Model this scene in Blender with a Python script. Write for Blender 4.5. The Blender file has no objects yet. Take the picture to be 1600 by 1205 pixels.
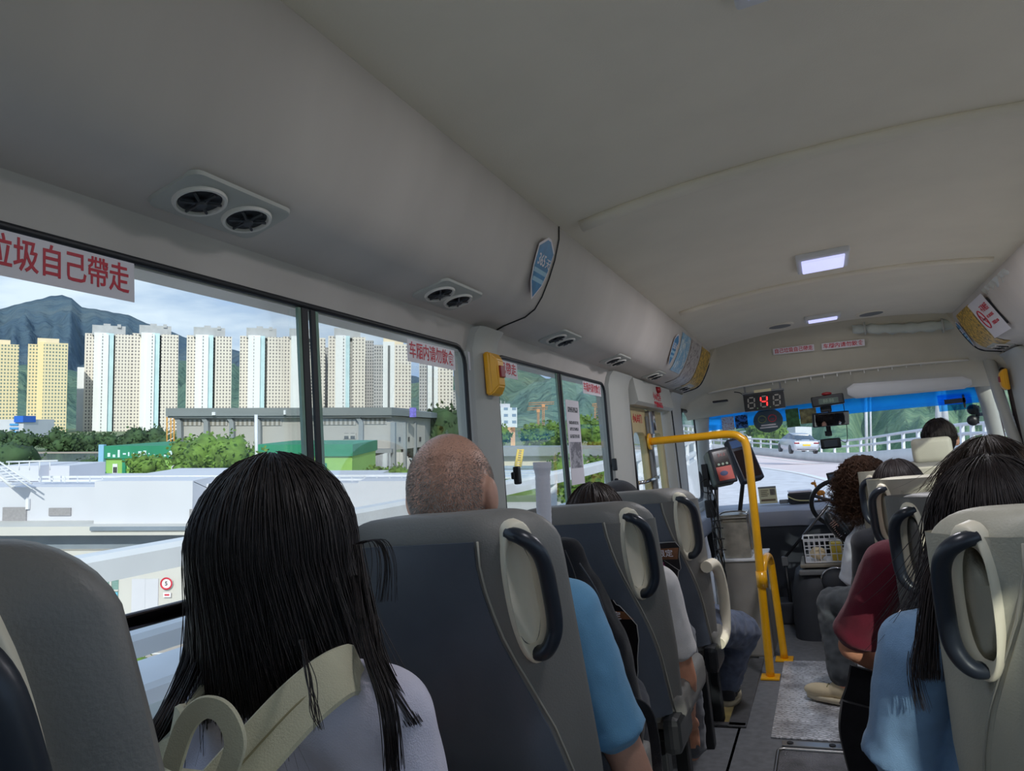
import bpy, bmesh, math, random
from mathutils import Vector as V, Matrix, noise, Quaternion
random.seed(11)
S = bpy.context.scene; COL = S.collection; PI = math.pi; R = math.radians
# ---------------------------------------------------------------- camera, calibrated: bus frame x right, y forward, z up
F0, CX, CY = 1085.0, 800.0, 602.5
fwc = V((485, 87.5, F0)).normalized()
rtc = V((2420, -362, -1085)); rtc = (rtc - fwc * rtc.dot(fwc)).normalized()
upc = rtc.cross(fwc)
if upc.y > 0: upc = -upc
BM = Matrix((rtc, fwc, upc))                       # camera (x right, y down, z ahead) -> bus
CAM = V((-0.10, 0.0, 1.15))
cam = bpy.data.objects.new('camera', bpy.data.cameras.new('camera')); COL.objects.link(cam)
cam.data.sensor_width = 36; cam.data.lens = 36 * F0 / 1600; cam.data.clip_start = 0.02; cam.data.clip_end = 9000
cx_, cy_, cz_ = BM @ V((1, 0, 0)), BM @ V((0, -1, 0)), BM @ V((0, 0, -1))
cam.matrix_world = Matrix.Translation(CAM) @ Matrix((cx_, cy_, cz_)).transposed().to_4x4()
S.camera = cam
def ray(u, v): return BM @ V((u - CX, v - CY, F0))
def at(u, v, ax, val):                              # point on a bus-frame plane
    d = ray(u, v); return CAM + d * ((val - CAM[ax]) / d[ax])
# outside world frame: the bus leans a little on the banked road
UW = (BM @ V((-0.00387, -0.99897, 0.04516))).normalized()
hd = BM @ V((0, 0, 1)); YW = (hd - UW * hd.dot(UW)).normalized(); XW = YW.cross(UW)
WM = Matrix((XW, YW, UW)).transposed()
WORLD = Matrix.Translation(CAM) @ WM.to_4x4()       # x along the picture, y away, z up; origin at eye height
WI = WM.transposed()
def fp(u, v, Y):                                    # world-frame point at depth Y
    d = WI @ ray(u, v); return d * (Y / d.y)
# ---------------------------------------------------------------- sky, sun, exposure
w = bpy.data.worlds.new('sky'); S.world = w; w.use_nodes = True
nt = w.node_tree; nt.nodes.clear(); N = nt.nodes.new; L = nt.links.new
tc = N('ShaderNodeTexCoord'); mp = N('ShaderNodeMapping'); mp.inputs['Scale'].default_value = (1.2, 1.2, 4.5)
L(tc.outputs['Generated'], mp.inputs['Vector'])
nz = N('ShaderNodeTexNoise'); nz.inputs['Scale'].default_value = 2.6; nz.inputs['Detail'].default_value = 7; nz.inputs['Roughness'].default_value = .58
L(mp.outputs['Vector'], nz.inputs['Vector'])
rp = N('ShaderNodeValToRGB'); L(nz.outputs['Fac'], rp.inputs['Fac'])
e = rp.color_ramp.elements; e[0].position = .38; e[0].color = (.30, .44, .72, 1); e[1].position = .66; e[1].color = (.66, .73, .84, 1)
m_ = rp.color_ramp.elements.new(.5); m_.color = (.40, .50, .68, 1)
bg = N('ShaderNodeBackground'); L(rp.outputs['Color'], bg.inputs['Color']); bg.inputs['Strength'].default_value = .82
wo = N('ShaderNodeOutputWorld'); L(bg.outputs['Background'], wo.inputs['Surface'])
sun = bpy.data.objects.new('sun', bpy.data.lights.new('sun', 'SUN')); COL.objects.link(sun)
sun.data.energy = 2.0; sun.data.angle = R(1.0); sun.data.color = (1, .95, .86)
SUND = V((.56, -.745, .375)).normalized()
sun.rotation_euler = SUND.to_track_quat('Z', 'Y').to_euler(); sun.location = (6, -3, 6)
S.view_settings.view_transform = 'Standard'; S.view_settings.look = 'None'; S.view_settings.gamma = 1
S.view_settings.exposure = 0.74; S.view_settings.use_curve_mapping = False
S.cycles.max_bounces = 10; S.cycles.diffuse_bounces = 6; S.cycles.transparent_max_bounces = 12; S.cycles.use_denoising = True
S.cycles.sample_clamp_indirect = 6
# ---------------------------------------------------------------- materials
def srgb(c):
    return tuple(((x / 255) / 12.92 if x / 255 <= .04045 else ((x / 255 + .055) / 1.055) ** 2.4) for x in c)
MC = {}
def mat(name, col, rough=.6, metal=0, var=.08, scale=8, bump=0, bscale=60, spec=.5, emit=None, est=1, lin=False, trans=0, coat=0, sheen=0, stretch=None):
    if name in MC: return MC[name]
    m = bpy.data.materials.new(name); m.use_nodes = True; t = m.node_tree; b = t.nodes['Principled BSDF']
    c = col if lin else srgb(col)
    b.inputs['Roughness'].default_value = rough; b.inputs['Metallic'].default_value = metal; b.inputs['Specular IOR Level'].default_value = spec
    b.inputs['Coat Weight'].default_value = coat; b.inputs['Sheen Weight'].default_value = sheen
    co = t.nodes.new('ShaderNodeTexCoord'); mpp = t.nodes.new('ShaderNodeMapping'); t.links.new(co.outputs['Object'], mpp.inputs['Vector'])
    if stretch: mpp.inputs['Scale'].default_value = stretch
    n = t.nodes.new('ShaderNodeTexNoise'); n.inputs['Scale'].default_value = scale; n.inputs['Detail'].default_value = 5
    t.links.new(mpp.outputs['Vector'], n.inputs['Vector'])
    rr = t.nodes.new('ShaderNodeValToRGB'); t.links.new(n.outputs['Fac'], rr.inputs['Fac'])
    rr.color_ramp.elements[0].position = .3; rr.color_ramp.elements[1].position = .7
    rr.color_ramp.elements[0].color = (*[x * (1 - var) for x in c], 1); rr.color_ramp.elements[1].color = (*[min(1, x * (1 + var)) for x in c], 1)
    t.links.new(rr.outputs['Color'], b.inputs['Base Color'])
    if bump:
        n2 = t.nodes.new('ShaderNodeTexNoise'); n2.inputs['Scale'].default_value = bscale; n2.inputs['Detail'].default_value = 3
        t.links.new(mpp.outputs['Vector'], n2.inputs['Vector'])
        bp = t.nodes.new('ShaderNodeBump'); bp.inputs['Strength'].default_value = bump; bp.inputs['Distance'].default_value = .004
        t.links.new(n2.outputs['Fac'], bp.inputs['Height']); t.links.new(bp.outputs['Normal'], b.inputs['Normal'])
    if emit: b.inputs['Emission Color'].default_value = (*emit, 1); b.inputs['Emission Strength'].default_value = est
    MC[name] = m; return m
def glassmat(name, tint=(1, 1, 1), refl=.06, film=None):
    if name in MC: return MC[name]
    m = bpy.data.materials.new(name); m.use_nodes = True; t = m.node_tree; t.nodes.clear()
    o = t.nodes.new('ShaderNodeOutputMaterial'); tr = t.nodes.new('ShaderNodeBsdfTransparent'); tr.inputs['Color'].default_value = (*tint, 1)
    g = t.nodes.new('ShaderNodeBsdfGlossy'); g.inputs['Roughness'].default_value = .03
    lw = t.nodes.new('ShaderNodeLayerWeight'); lw.inputs['Blend'].default_value = .25
    mu = t.nodes.new('ShaderNodeMath'); mu.operation = 'MULTIPLY'; mu.inputs[1].default_value = refl * 4
    t.links.new(lw.outputs['Fresnel'], mu.inputs[0])
    mx = t.nodes.new('ShaderNodeMixShader'); t.links.new(mu.outputs[0], mx.inputs['Fac'])
    t.links.new(tr.outputs[0], mx.inputs[1]); t.links.new(g.outputs[0], mx.inputs[2]); t.links.new(mx.outputs[0], o.inputs['Surface'])
    if film:
        d_ = t.nodes.new('ShaderNodeBsdfTranslucent'); d_.inputs['Color'].default_value = (*film, 1); m2 = t.nodes.new('ShaderNodeMixShader'); m2.inputs['Fac'].default_value = .45
        t.links.new(mx.outputs[0], m2.inputs[1]); t.links.new(d_.outputs[0], m2.inputs[2]); t.links.new(m2.outputs[0], o.inputs['Surface'])
    MC[name] = m; return m
def gridmat(name, wall, win, px, pz, fx=.55, fz=.5, z0=0, rough=.7, var=.3):
    """facade: windows in a regular grid over object x+y and z"""
    m = bpy.data.materials.new(name); m.use_nodes = True; t = m.node_tree; b = t.nodes['Principled BSDF']; b.inputs['Roughness'].default_value = rough
    nn = t.nodes.new; lk = t.links.new
    co = nn('ShaderNodeTexCoord'); sp = nn('ShaderNodeSeparateXYZ'); lk(co.outputs['Object'], sp.inputs[0])
    ad = nn('ShaderNodeMath'); ad.operation = 'ADD'; lk(sp.outputs['X'], ad.inputs[0]); lk(sp.outputs['Y'], ad.inputs[1])
    def cell(src, p, f):
        a = nn('ShaderNodeMath'); a.operation = 'DIVIDE'; a.inputs[1].default_value = p; lk(src, a.inputs[0])
        c = nn('ShaderNodeMath'); c.operation = 'FRACT'; lk(a.outputs[0], c.inputs[0])
        d = nn('ShaderNodeMath'); d.operation = 'LESS_THAN'; d.inputs[1].default_value = f; lk(c.outputs[0], d.inputs[0]); return d.outputs[0]
    mu = nn('ShaderNodeMath'); mu.operation = 'MULTIPLY'; lk(cell(ad.outputs[0], px, fx), mu.inputs[0]); lk(cell(sp.outputs['Z'], pz, fz), mu.inputs[1])
    n = nn('ShaderNodeTexNoise'); n.inputs['Scale'].default_value = .9 / pz; lk(co.outputs['Object'], n.inputs['Vector'])
    mm = nn('ShaderNodeMath'); mm.operation = 'MULTIPLY_ADD'; mm.inputs[1].default_value = var; mm.inputs[2].default_value = 1 - var / 2; lk(n.outputs['Fac'], mm.inputs[0])
    m2 = nn('ShaderNodeMath'); m2.operation = 'MULTIPLY'; lk(mu.outputs[0], m2.inputs[0]); lk(mm.outputs[0], m2.inputs[1])
    mx = nn('ShaderNodeMix'); mx.data_type = 'RGBA'; lk(m2.outputs[0], mx.inputs['Factor'])
    mx.inputs['A'].default_value = (*srgb(wall), 1); mx.inputs['B'].default_value = (*srgb(win), 1); lk(mx.outputs['Result'], b.inputs['Base Color'])
    MC[name] = m; return m
def printmat(name, paper, ink, sx=90, sy=40, thr=.5, vec=None):
    """paper with blurred unreadable print (rows)"""
    m = bpy.data.materials.new(name); m.use_nodes = True; t = m.node_tree; b = t.nodes['Principled BSDF']; b.inputs['Roughness'].default_value = .45
    nn = t.nodes.new; lk = t.links.new
    co = nn('ShaderNodeTexCoord'); mp2 = nn('ShaderNodeMapping'); lk(co.outputs['Object'], mp2.inputs['Vector']); mp2.inputs['Scale'].default_value = vec or (sx, sy, 1)
    n = nn('ShaderNodeTexNoise'); n.inputs['Scale'].default_value = 1; n.inputs['Detail'].default_value = 4; n.inputs['Roughness'].default_value = .8; lk(mp2.outputs[0], n.inputs['Vector'])
    r = nn('ShaderNodeValToRGB'); lk(n.outputs['Fac'], r.inputs['Fac']); r.color_ramp.elements[0].position = thr - .04; r.color_ramp.elements[1].position = thr + .04
    r.color_ramp.elements[0].color = (*srgb(paper), 1); r.color_ramp.elements[1].color = (*srgb(ink), 1)
    lk(r.outputs[0], b.inputs['Base Color']); MC[name] = m; return m
def treadmat():
    m = bpy.data.materials.new('tread_plate'); m.use_nodes = True; t = m.node_tree; b = t.nodes['Principled BSDF']; nn = t.nodes.new; lk = t.links.new
    b.inputs['Metallic'].default_value = .25; b.inputs['Roughness'].default_value = .38; b.inputs['Base Color'].default_value = (.50, .51, .54, 1)
    co = nn('ShaderNodeTexCoord'); outs = []
    for ang in (R(32), R(-32)):
        mp2 = nn('ShaderNodeMapping'); mp2.inputs['Rotation'].default_value = (0, 0, ang); lk(co.outputs['Object'], mp2.inputs['Vector'])
        br = nn('ShaderNodeTexBrick'); br.inputs['Scale'].default_value = 1; br.inputs['Brick Width'].default_value = .05; br.inputs['Row Height'].default_value = .017
        br.inputs['Mortar Size'].default_value = .0055; br.inputs['Mortar Smooth'].default_value = .4
        lk(mp2.outputs[0], br.inputs['Vector']); outs.append(br.outputs['Fac'])
    ck = nn('ShaderNodeTexChecker'); ck.inputs['Scale'].default_value = 22; lk(co.outputs['Object'], ck.inputs['Vector'])
    mx = nn('ShaderNodeMix'); lk(ck.outputs['Fac'], mx.inputs['Factor']); lk(outs[0], mx.inputs['A']); lk(outs[1], mx.inputs['B'])
    bp = nn('ShaderNodeBump'); bp.inputs['Strength'].default_value = 1; bp.inputs['Distance'].default_value = .003; bp.invert = True
    lk(mx.outputs['Result'], bp.inputs['Height']); lk(bp.outputs[0], b.inputs['Normal'])
    n = nn('ShaderNodeTexNoise'); n.inputs['Scale'].default_value = 7; n.inputs['Detail'].default_value = 6; lk(co.outputs['Object'], n.inputs['Vector'])
    r = nn('ShaderNodeValToRGB'); lk(n.outputs['Fac'], r.inputs['Fac']); r.color_ramp.elements[0].position = .35; r.color_ramp.elements[1].position = .6
    r.color_ramp.elements[0].color = (.42, .42, .45, 1); r.color_ramp.elements[1].color = (.92, .93, .97, 1); m3 = nn('ShaderNodeMix'); m3.data_type = 'RGBA'; m3.blend_type = 'MULTIPLY'; m3.inputs['Factor'].default_value = .45; rv = nn('ShaderNodeMath'); rv.operation = 'SUBTRACT'; rv.inputs[0].default_value = 1; lk(mx.outputs['Result'], rv.inputs[1]); lk(r.outputs[0], m3.inputs['A']); lk(rv.outputs[0], m3.inputs['B']); lk(m3.outputs['Result'], b.inputs['Base Color'])
    MC['tread_plate'] = m; return m
headliner = mat('headliner', (240, 232, 216), .85, var=.03, scale=5, bump=.12, bscale=300)
shellm = mat('cream_trim', (224, 219, 212), .6, var=.03, scale=4, bump=.05, bscale=200)
pillarm = mat('pillar_trim', (184, 184, 178), .55, var=.03)
seal = mat('rubber_seal', (22, 24, 30), .5, var=.1)
blackp = mat('black_plastic', (30, 32, 36), .38, var=.15, bump=.05)
darkp = mat('charcoal_plastic', (56, 59, 66), .5, var=.1, bump=.1, bscale=400)
greyp = mat('grey_plastic', (120, 122, 124), .55, var=.06)
whitep = mat('white_plastic', (225, 226, 230), .45, var=.03)
blackl = mat('black_leather', (92, 99, 110), .42, var=.12, scale=6, bump=.18, bscale=220)
greyl = mat('grey_leather', (128, 126, 122), .5, var=.07, scale=6, bump=.2, bscale=260)
beigel = mat('beige_leather', (188, 184, 168), .5, var=.06, scale=6, bump=.2, bscale=260)
beigep = mat('beige_plastic', (240, 231, 208), .45, var=.05)
recessm = mat('recess_plastic', (246, 240, 222), .5, var=.03)
barp = mat('handle_plastic', (38, 44, 54), .33, var=.1, scale=14)
steel = mat('brushed_steel', (170, 170, 170), .32, 1, var=.12, scale=10)
chrome = mat('chrome', (215, 215, 218), .12, 1, var=.03)
yellow = mat('yellow_paint', (246, 178, 12), .32, var=.06, scale=14, spec=.6, coat=.3)
glass = glassmat('window_glass', (.93, .97, .96))
clear = glassmat('clear_glass', (.98, .99, .99), .04)
redink = mat('red_ink', (205, 36, 58), .5, var=.05)
paper = mat('white_sticker', (232, 226, 232), .45, var=.02)
darkink = mat('dark_ink', (40, 38, 44), .5)
skin = mat('skin', (226, 160, 128), .5, var=.07, scale=30, bump=.15, bscale=180)
skinr = mat('ruddy_skin', (204, 156, 134), .45, var=.08, scale=24, bump=.15, bscale=160)
nailm = mat('fingernail', (226, 176, 160), .35)
eyem = mat('eye_white', (230, 228, 222), .2); pupil = mat('eye_iris', (40, 24, 16), .2)
tread = treadmat()
# ---------------------------------------------------------------- mesh helpers
def add_box(bm, c, s, rot=None, mi=0, bev=0, seg=2):
    g = bmesh.ops.create_cube(bm, size=1)['verts']
    for v in g: v.co = V((v.co.x * s[0], v.co.y * s[1], v.co.z * s[2]))
    fs = {f for v in g for f in v.link_faces}
    if bev:
        r = bmesh.ops.bevel(bm, geom=list({e for v in g for e in v.link_edges}), offset=bev, segments=seg, affect='EDGES', profile=.6)
        g = list({v for f in r['faces'] for v in f.verts} | {v for v in g if v.is_valid}); fs = {f for v in g for f in v.link_faces}
    M = rot.to_4x4() if rot is not None else Matrix()
    for v in g: v.co = (M @ v.co) + V(c)
    for f in fs: f.material_index = mi
    return g
def add_tube(bm, pts, r, seg=12, mi=0, caps=True, flat=None):
    pts = [V(p) for p in pts]; rings = []; n = len(pts); ref = None
    for i, p in enumerate(pts):
        t = (pts[min(i + 1, n - 1)] - pts[max(i - 1, 0)]).normalized()
        if ref is None: ref = V((0, 0, 1)) if abs(t.z) < .9 else V((1, 0, 0))
        a = (ref - t * ref.dot(t)).normalized(); b = t.cross(a); ref = a
        rr = r[i] if isinstance(r, (list, tuple)) else r
        rings.append([bm.verts.new(p + (a * math.cos(2 * PI * k / seg) * (flat or 1) + b * math.sin(2 * PI * k / seg)) * rr) for k in range(seg)])
    for i in range(n - 1):
        for k in range(seg):
            f = bm.faces.new((rings[i][k], rings[i][(k + 1) % seg], rings[i + 1][(k + 1) % seg], rings[i + 1][k])); f.material_index = mi; f.smooth = True
    if caps:
        f = bm.faces.new(rings[0][::-1]); f.material_index = mi; f = bm.faces.new(rings[-1]); f.material_index = mi
def smooth_path(pts, k=6):
    pts = [V(p) for p in pts]; out = []
    for i in range(len(pts) - 1):
        p0, p1, p2, p3 = pts[max(i - 1, 0)], pts[i], pts[i + 1], pts[min(i + 2, len(pts) - 1)]
        for j in range(k):
            t = j / k; out.append(.5 * ((2 * p1) + (p2 - p0) * t + (2 * p0 - 5 * p1 + 4 * p2 - p3) * t * t + (3 * p1 - p0 - 3 * p2 + p3) * t ** 3))
    out.append(pts[-1]); return out
def add_cyl(bm, p0, p1, r0, r1=None, seg=20, mi=0): add_tube(bm, [p0, p1], [r0, r0 if r1 is None else r1], seg, mi)
def add_ell(bm, c, r, rot=None, mi=0, seg=24, rings=14):
    g = bmesh.ops.create_uvsphere(bm, u_segments=seg, v_segments=rings, radius=1)['verts']
    M = rot.to_4x4() if rot is not None else Matrix()
    for v in g: v.co = (M @ V((v.co.x * r[0], v.co.y * r[1], v.co.z * r[2]))) + V(c)
    for f in {f for v in g for f in v.link_faces}: f.material_index = mi; f.smooth = True
def add_prism(bm, pts, off, mi=0):
    off = V(off); a = [bm.verts.new(V(p)) for p in pts]; b = [bm.verts.new(V(p) + off) for p in pts]; n = len(a)
    fs = [bm.faces.new(a[::-1]), bm.faces.new(b)] + [bm.faces.new((a[i], a[(i + 1) % n], b[(i + 1) % n], b[i])) for i in range(n)]
    for f in fs: f.material_index = mi
def add_loft(bm, rings, mi=0, closed=True, caps=True, smooth=True):
    vr = [[bm.verts.new(V(p)) for p in r] for r in rings]; n = len(vr[0])
    for i in range(len(vr) - 1):
        for k in range(n if closed else n - 1):
            f = bm.faces.new((vr[i][k], vr[i][(k + 1) % n], vr[i + 1][(k + 1) % n], vr[i + 1][k])); f.material_index = mi; f.smooth = smooth
    if caps and closed:
        for r_ in (vr[0][::-1], vr[-1]):
            f = bm.faces.new(r_); f.material_index = mi
    return vr
def nb(): return bmesh.new()
def tag(o, label=None, cat=None, group=None, kind=None):
    if label: o['label'] = label
    if cat: o['category'] = cat
    if group: o['group'] = group
    if kind: o['kind'] = kind
    return o
def obj(name, bm, m, parent=None, world=False, sm=False, wn=False):
    me = bpy.data.meshes.new(name); bmesh.ops.recalc_face_normals(bm, faces=bm.faces[:]); bm.to_mesh(me); bm.free()
    for x in (m if isinstance(m, (list, tuple)) else [m]): me.materials.append(x)
    if sm:
        for p in me.polygons: p.use_smooth = True
        try: me.set_sharp_from_angle(angle=R(40))
        except Exception: pass
    o = bpy.data.objects.new(name, me); COL.objects.link(o)
    if parent: adopt(o, parent)
    elif world: o.matrix_world = WORLD
    return o
PINV = {}
def adopt(o, parent):                               # children are built in their thing's outer frame, whatever the empty's place
    o.parent = parent
    if parent.name in PINV: o.matrix_parent_inverse = PINV[parent.name]
def empty(name, loc, label, cat, group=None, world=False, rot=None):
    o = bpy.data.objects.new(name, None); COL.objects.link(o); o.empty_display_size = .1
    M = Matrix.Translation(V(loc)) @ (rot.to_4x4() if rot is not None else Matrix())
    o.matrix_world = (WORLD @ M) if world else M; PINV[o.name] = M.inverted()
    return tag(o, label, cat, group)
def struct(name, bm, m, parent=None, **k):
    o = obj(name, bm, m, parent, **k); o['kind'] = 'structure'; return o
def copy_tree(o, parent=None):
    c = o.copy(); COL.objects.link(c); c.parent = parent
    if parent: c.matrix_parent_inverse = o.matrix_parent_inverse
    for ch in list(o.children): copy_tree(ch, c)
    return c
TXT = {}
def text_mesh(s, size, m, ext=.0004):
    k = (s, size, m.name)
    if k in TXT: return TXT[k]
    cu = bpy.data.curves.new('txt', 'FONT'); cu.body = s; cu.size = size; cu.extrude = ext; cu.align_x = 'CENTER'; cu.align_y = 'CENTER'; cu.resolution_u = 2
    cu.offset = size * .012
    o = bpy.data.objects.new('txt', cu); COL.objects.link(o); bpy.context.view_layer.update()
    me = bpy.data.meshes.new_from_object(o.evaluated_get(bpy.context.evaluated_depsgraph_get()))
    bpy.data.objects.remove(o); me.materials.clear(); me.materials.append(m); TXT[k] = me; return me
def text(name, s, size, m, parent, loc, sx=1, rotz=0):
    o = bpy.data.objects.new(name, text_mesh(s, size, m)); COL.objects.link(o); adopt(o, parent)
    o.location = loc; o.scale = (sx, 1, 1); o.rotation_euler = (0, 0, rotz); return o
def facing(origin, xdir, ydir):
    x = V(xdir).normalized(); y = V(ydir); y = (y - x * y.dot(x)).normalized(); z = x.cross(y)
    return Matrix.Translation(V(origin)) @ Matrix((x, y, z)).transposed().to_4x4()
def sheet(name, m, mt, w_, h_, label, cat, group=None, th=.0012, outline=None, mats=None):
    """a flat thing (sticker, card) in its own xy plane; printed face at +z"""
    bm = nb()
    if outline: add_prism(bm, [(x, y, 0) for x, y in outline], (0, 0, th))
    else: add_box(bm, (0, 0, th / 2), (w_, h_, th))
    o = obj(name, bm, mt); o.matrix_world = m; return tag(o, label, cat, group)
def remesh(parts, vox, smooth=6):
    """one continuous surface from many overlapping closed shapes: parts(bm)"""
    bm = nb(); parts(bm); me = bpy.data.meshes.new('tmp'); bm.to_mesh(me); bm.free()
    o = bpy.data.objects.new('tmp', me); COL.objects.link(o)
    md = o.modifiers.new('r', 'REMESH'); md.mode = 'VOXEL'; md.voxel_size = vox
    if smooth: ms = o.modifiers.new('s', 'SMOOTH'); ms.iterations = smooth; ms.factor = .5
    bpy.context.view_layer.update()
    out = bpy.data.meshes.new_from_object(o.evaluated_get(bpy.context.evaluated_depsgraph_get()))
    bpy.data.objects.remove(o)
    for p in out.polygons: p.use_smooth = True
    return out
def robj(name, me, m, parent=None):
    me.materials.clear(); me.materials.append(m); o = bpy.data.objects.new(name, me); COL.objects.link(o)
    if parent: adopt(o, parent)
    return o
def cap(bm, a, b, ra, rb, seg=14, sc=None):
    """tapered capsule"""
    a, b = V(a), V(b); d = b - a; n = 6; pts, rs = [], []
    t = d.normalized() if d.length > 1e-6 else V((0, 0, 1))
    for i in range(n): th = PI / 2 * i / n; pts.append(a - t * ra * math.cos(th)); rs.append(max(ra * math.sin(th), ra * .08))
    pts.append(a); rs.append(ra); pts.append(b); rs.append(rb)
    for i in range(1, n + 1): th = PI / 2 * i / n; pts.append(b + t * rb * math.sin(th)); rs.append(max(rb * math.cos(th), rb * .08))
    add_tube(bm, pts, rs, seg)
# ================================================================ BUS SHELL
Y0, YE = -1.35, 4.85
PROF = [(-.978, 1.494), (-.966, 1.535), (-.950, 1.566), (-.915, 1.578), (-.845, 1.592), (-.812, 1.610), (-.786, 1.642), (-.759, 1.690), (-.735, 1.742), (-.716, 1.80), (-.712, 1.838)]
def roof_z(x): return 1.897 - .058 * (abs(x) / .712) ** 2.2
def duct(name, s):
    bm = nb(); ys = [Y0, 0, .6, 1.2, 1.845, 1.855, 1.865, 2.4, 3.0, 3.6, 4.2, YE - .02, YE]
    rings = []
    for y in ys:
        d = -.006 if abs(y - 1.855) < .001 else 0
        rings.append([(s * (-x + (d if z > 1.56 else 0)) * -1 if False else s * (abs(x) - d), y, z) for x, z in PROF] + [(s * 1.04, y, 1.87), (s * 1.04, y, 1.50)])
    add_loft(bm, rings); return struct(name, bm, ductm, sm=True)
ductm = mat('duct_trim', (204, 196, 190), .6, var=.07, scale=2.2, bump=.5, bscale=2.6, stretch=(1, 2.2, .7)); duct('trim_1', -1); duct('trim_2', 1)
for nm, s in (('trim_3', -1), ('trim_4', 1)):        # dark seam round the forward end of each duct
    bm = nb(); add_tube(bm, smooth_path([(s * abs(x), YE + .004, z) for x, z in PROF], 3), .006, 8); struct(nm, bm, seal)
bm = nb(); add_tube(bm, [(-abs(x) + .0015, 1.855, z - .0005) for x, z in PROF], .0022, 6); struct('trim_5', bm, seal)
# ceiling: three arched panels between ribs
bm = nb(); xs = [-.73 + 1.46 * i / 20 for i in range(21)]
rings = [[(x, y, roof_z(x)) for x in xs] + [(.73, y, 1.96), (-.73, y, 1.96)] for y in (Y0, .5, 1.9, 3.45, YE)]
add_loft(bm, rings); struct('ceiling', bm, headliner, sm=True)
for i, (y, r, dep) in enumerate(((.32, .026, .012), (1.9, .026, .012), (3.45, .020, .009), (YE, .007, .0))):
    bm = nb(); add_tube(bm, [(x, y, roof_z(x) - dep + .004) for x in xs[1:-1]], r, 10, flat=.7)
    struct('trim_%d' % (6 + i), bm, headliner if i < 3 else seal)
# header over the windscreen
def dz(x):
    ax = abs(x)
    if ax <= .712: return roof_z(x)
    for (xa, za), (xb, zb) in zip(PROF[::-1], PROF[-2::-1]):
        if -xa <= ax <= -xb: return za + (zb - za) * (ax + xa) / max(1e-6, (-xb + xa))
    return 1.47
bm = nb(); rings = []
for i in range(33):
    x = -.985 + 1.97 * i / 32; ax = abs(x); z0 = dz(x); k = (ax / .985) ** 2
    rz = min(z0 - .012, 1.602 - .045 * k - max(0, ax - .8) * .35); wt = min(rz - .015, 1.425 - .03 * k)
    yb = -.10 * k
    rings.append([(x, YE - .01, z0 + .002), (x, YE + .12, z0 - (z0 - rz) * .28), (x, 5.04, z0 - (z0 - rz) * .72), (x, 5.13 + yb * .4, rz + .004), (x, 5.145 + yb * .4, rz - .012),
                  (x, 5.19 + yb * .6, rz - (rz - wt) * .35), (x, 5.27 + yb, wt + .03), (x, 5.32 + yb, wt), (x, 5.42 + yb, wt + .02), (x, 5.3, 1.93), (x, YE - .01, 1.95)])
add_loft(bm, rings); struct('trim_10', bm, mat('headliner_shaded', (206, 198, 180), .85, var=.03, bump=.12, bscale=300), sm=True)  # same cloth as the ceiling; the header's shade is painted in as a darker colour
bm = nb(); add_tube(bm, [(x_ / 20, 5.128 - .04 * (x_ / 20) ** 2, 1.600 - .047 * (x_ / 20) ** 2) for x_ in range(-16, 17)], .007, 8); struct('trim_28', bm, shellm)
bm = nb()                                            # little clips along the header ridge
for i in range(13):
    x = -.36 + i * .082; add_box(bm, (x, 5.132, 1.582), (.006, .012, .02), mi=0)
struct('trim_11', bm, shellm)
# side walls below the windows, end wall, floor
def wallside(name, s, y0, y1, zt=.86):
    bm = nb(); add_prism(bm, [(s * 1.0, y0, 0), (s * 1.0, y0, zt - .06), (s * .975, y0, zt - .01), (s * .985, y0, zt), (s * 1.05, y0, zt), (s * 1.05, y0, 0)], (0, y1 - y0, 0)); return struct(name, bm, pillarm)
wallside('wall_left', -1, Y0, 3.46); wallside('wall_right', 1, Y0, 5.6)
wallside('wall_front_left', -1, 4.40, 5.75, .80)
bm = nb()
add_box(bm, (0, Y0 - .03, .45), (2.1, .06, .95)); add_box(bm, (0, Y0 - .03, 1.75), (2.1, .06, .44))
for s in (-1, 1): add_box(bm, (s * .95, Y0 - .03, 1.2), (.22, .06, .7))
struct('wall_back', bm, shellm)
bm = nb(); add_box(bm, (0, Y0 - .03, 1.23), (1.68, .006, .62)); struct('window_6', bm, glass)
bm = nb()
add_box(bm, (.21, (Y0 + 5.8) / 2, -.03), (1.58, 5.8 - Y0, .06)); add_box(bm, (-.79, (Y0 + 3.14) / 2, -.03), (.44, 3.14 - Y0, .06))
add_box(bm, (-.79, 5.0, -.03), (.44, 1.6, .06))
floorm = mat('floor_vinyl', (112, 114, 118), .55, var=.18, scale=30, bump=.3, bscale=500)
struct('floor', bm, floorm)
stepm = mat('worn_yellow_step', (150, 128, 62), .6, var=.35, scale=9)
bm = nb(); add_box(bm, (-.80, 3.68, -.30), (.46, 1.1, .04)); add_box(bm, (-.62, 3.64, -.15), (.012, 1.02, .3)); add_box(bm, (-.80, 3.13, -.15), (.46, .012, .3))
struct('floor_step', bm, stepm)
bm = nb(); add_box(bm, (-.585, 3.63, .004), (.075, 1.0, .008), bev=.003); add_box(bm, (-.70, 3.155, .004), (.3, .035, .008), bev=.003)
struct('trim_12', bm, mat('step_edge', (92, 92, 94), .45, .3, var=.2, scale=30))
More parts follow.
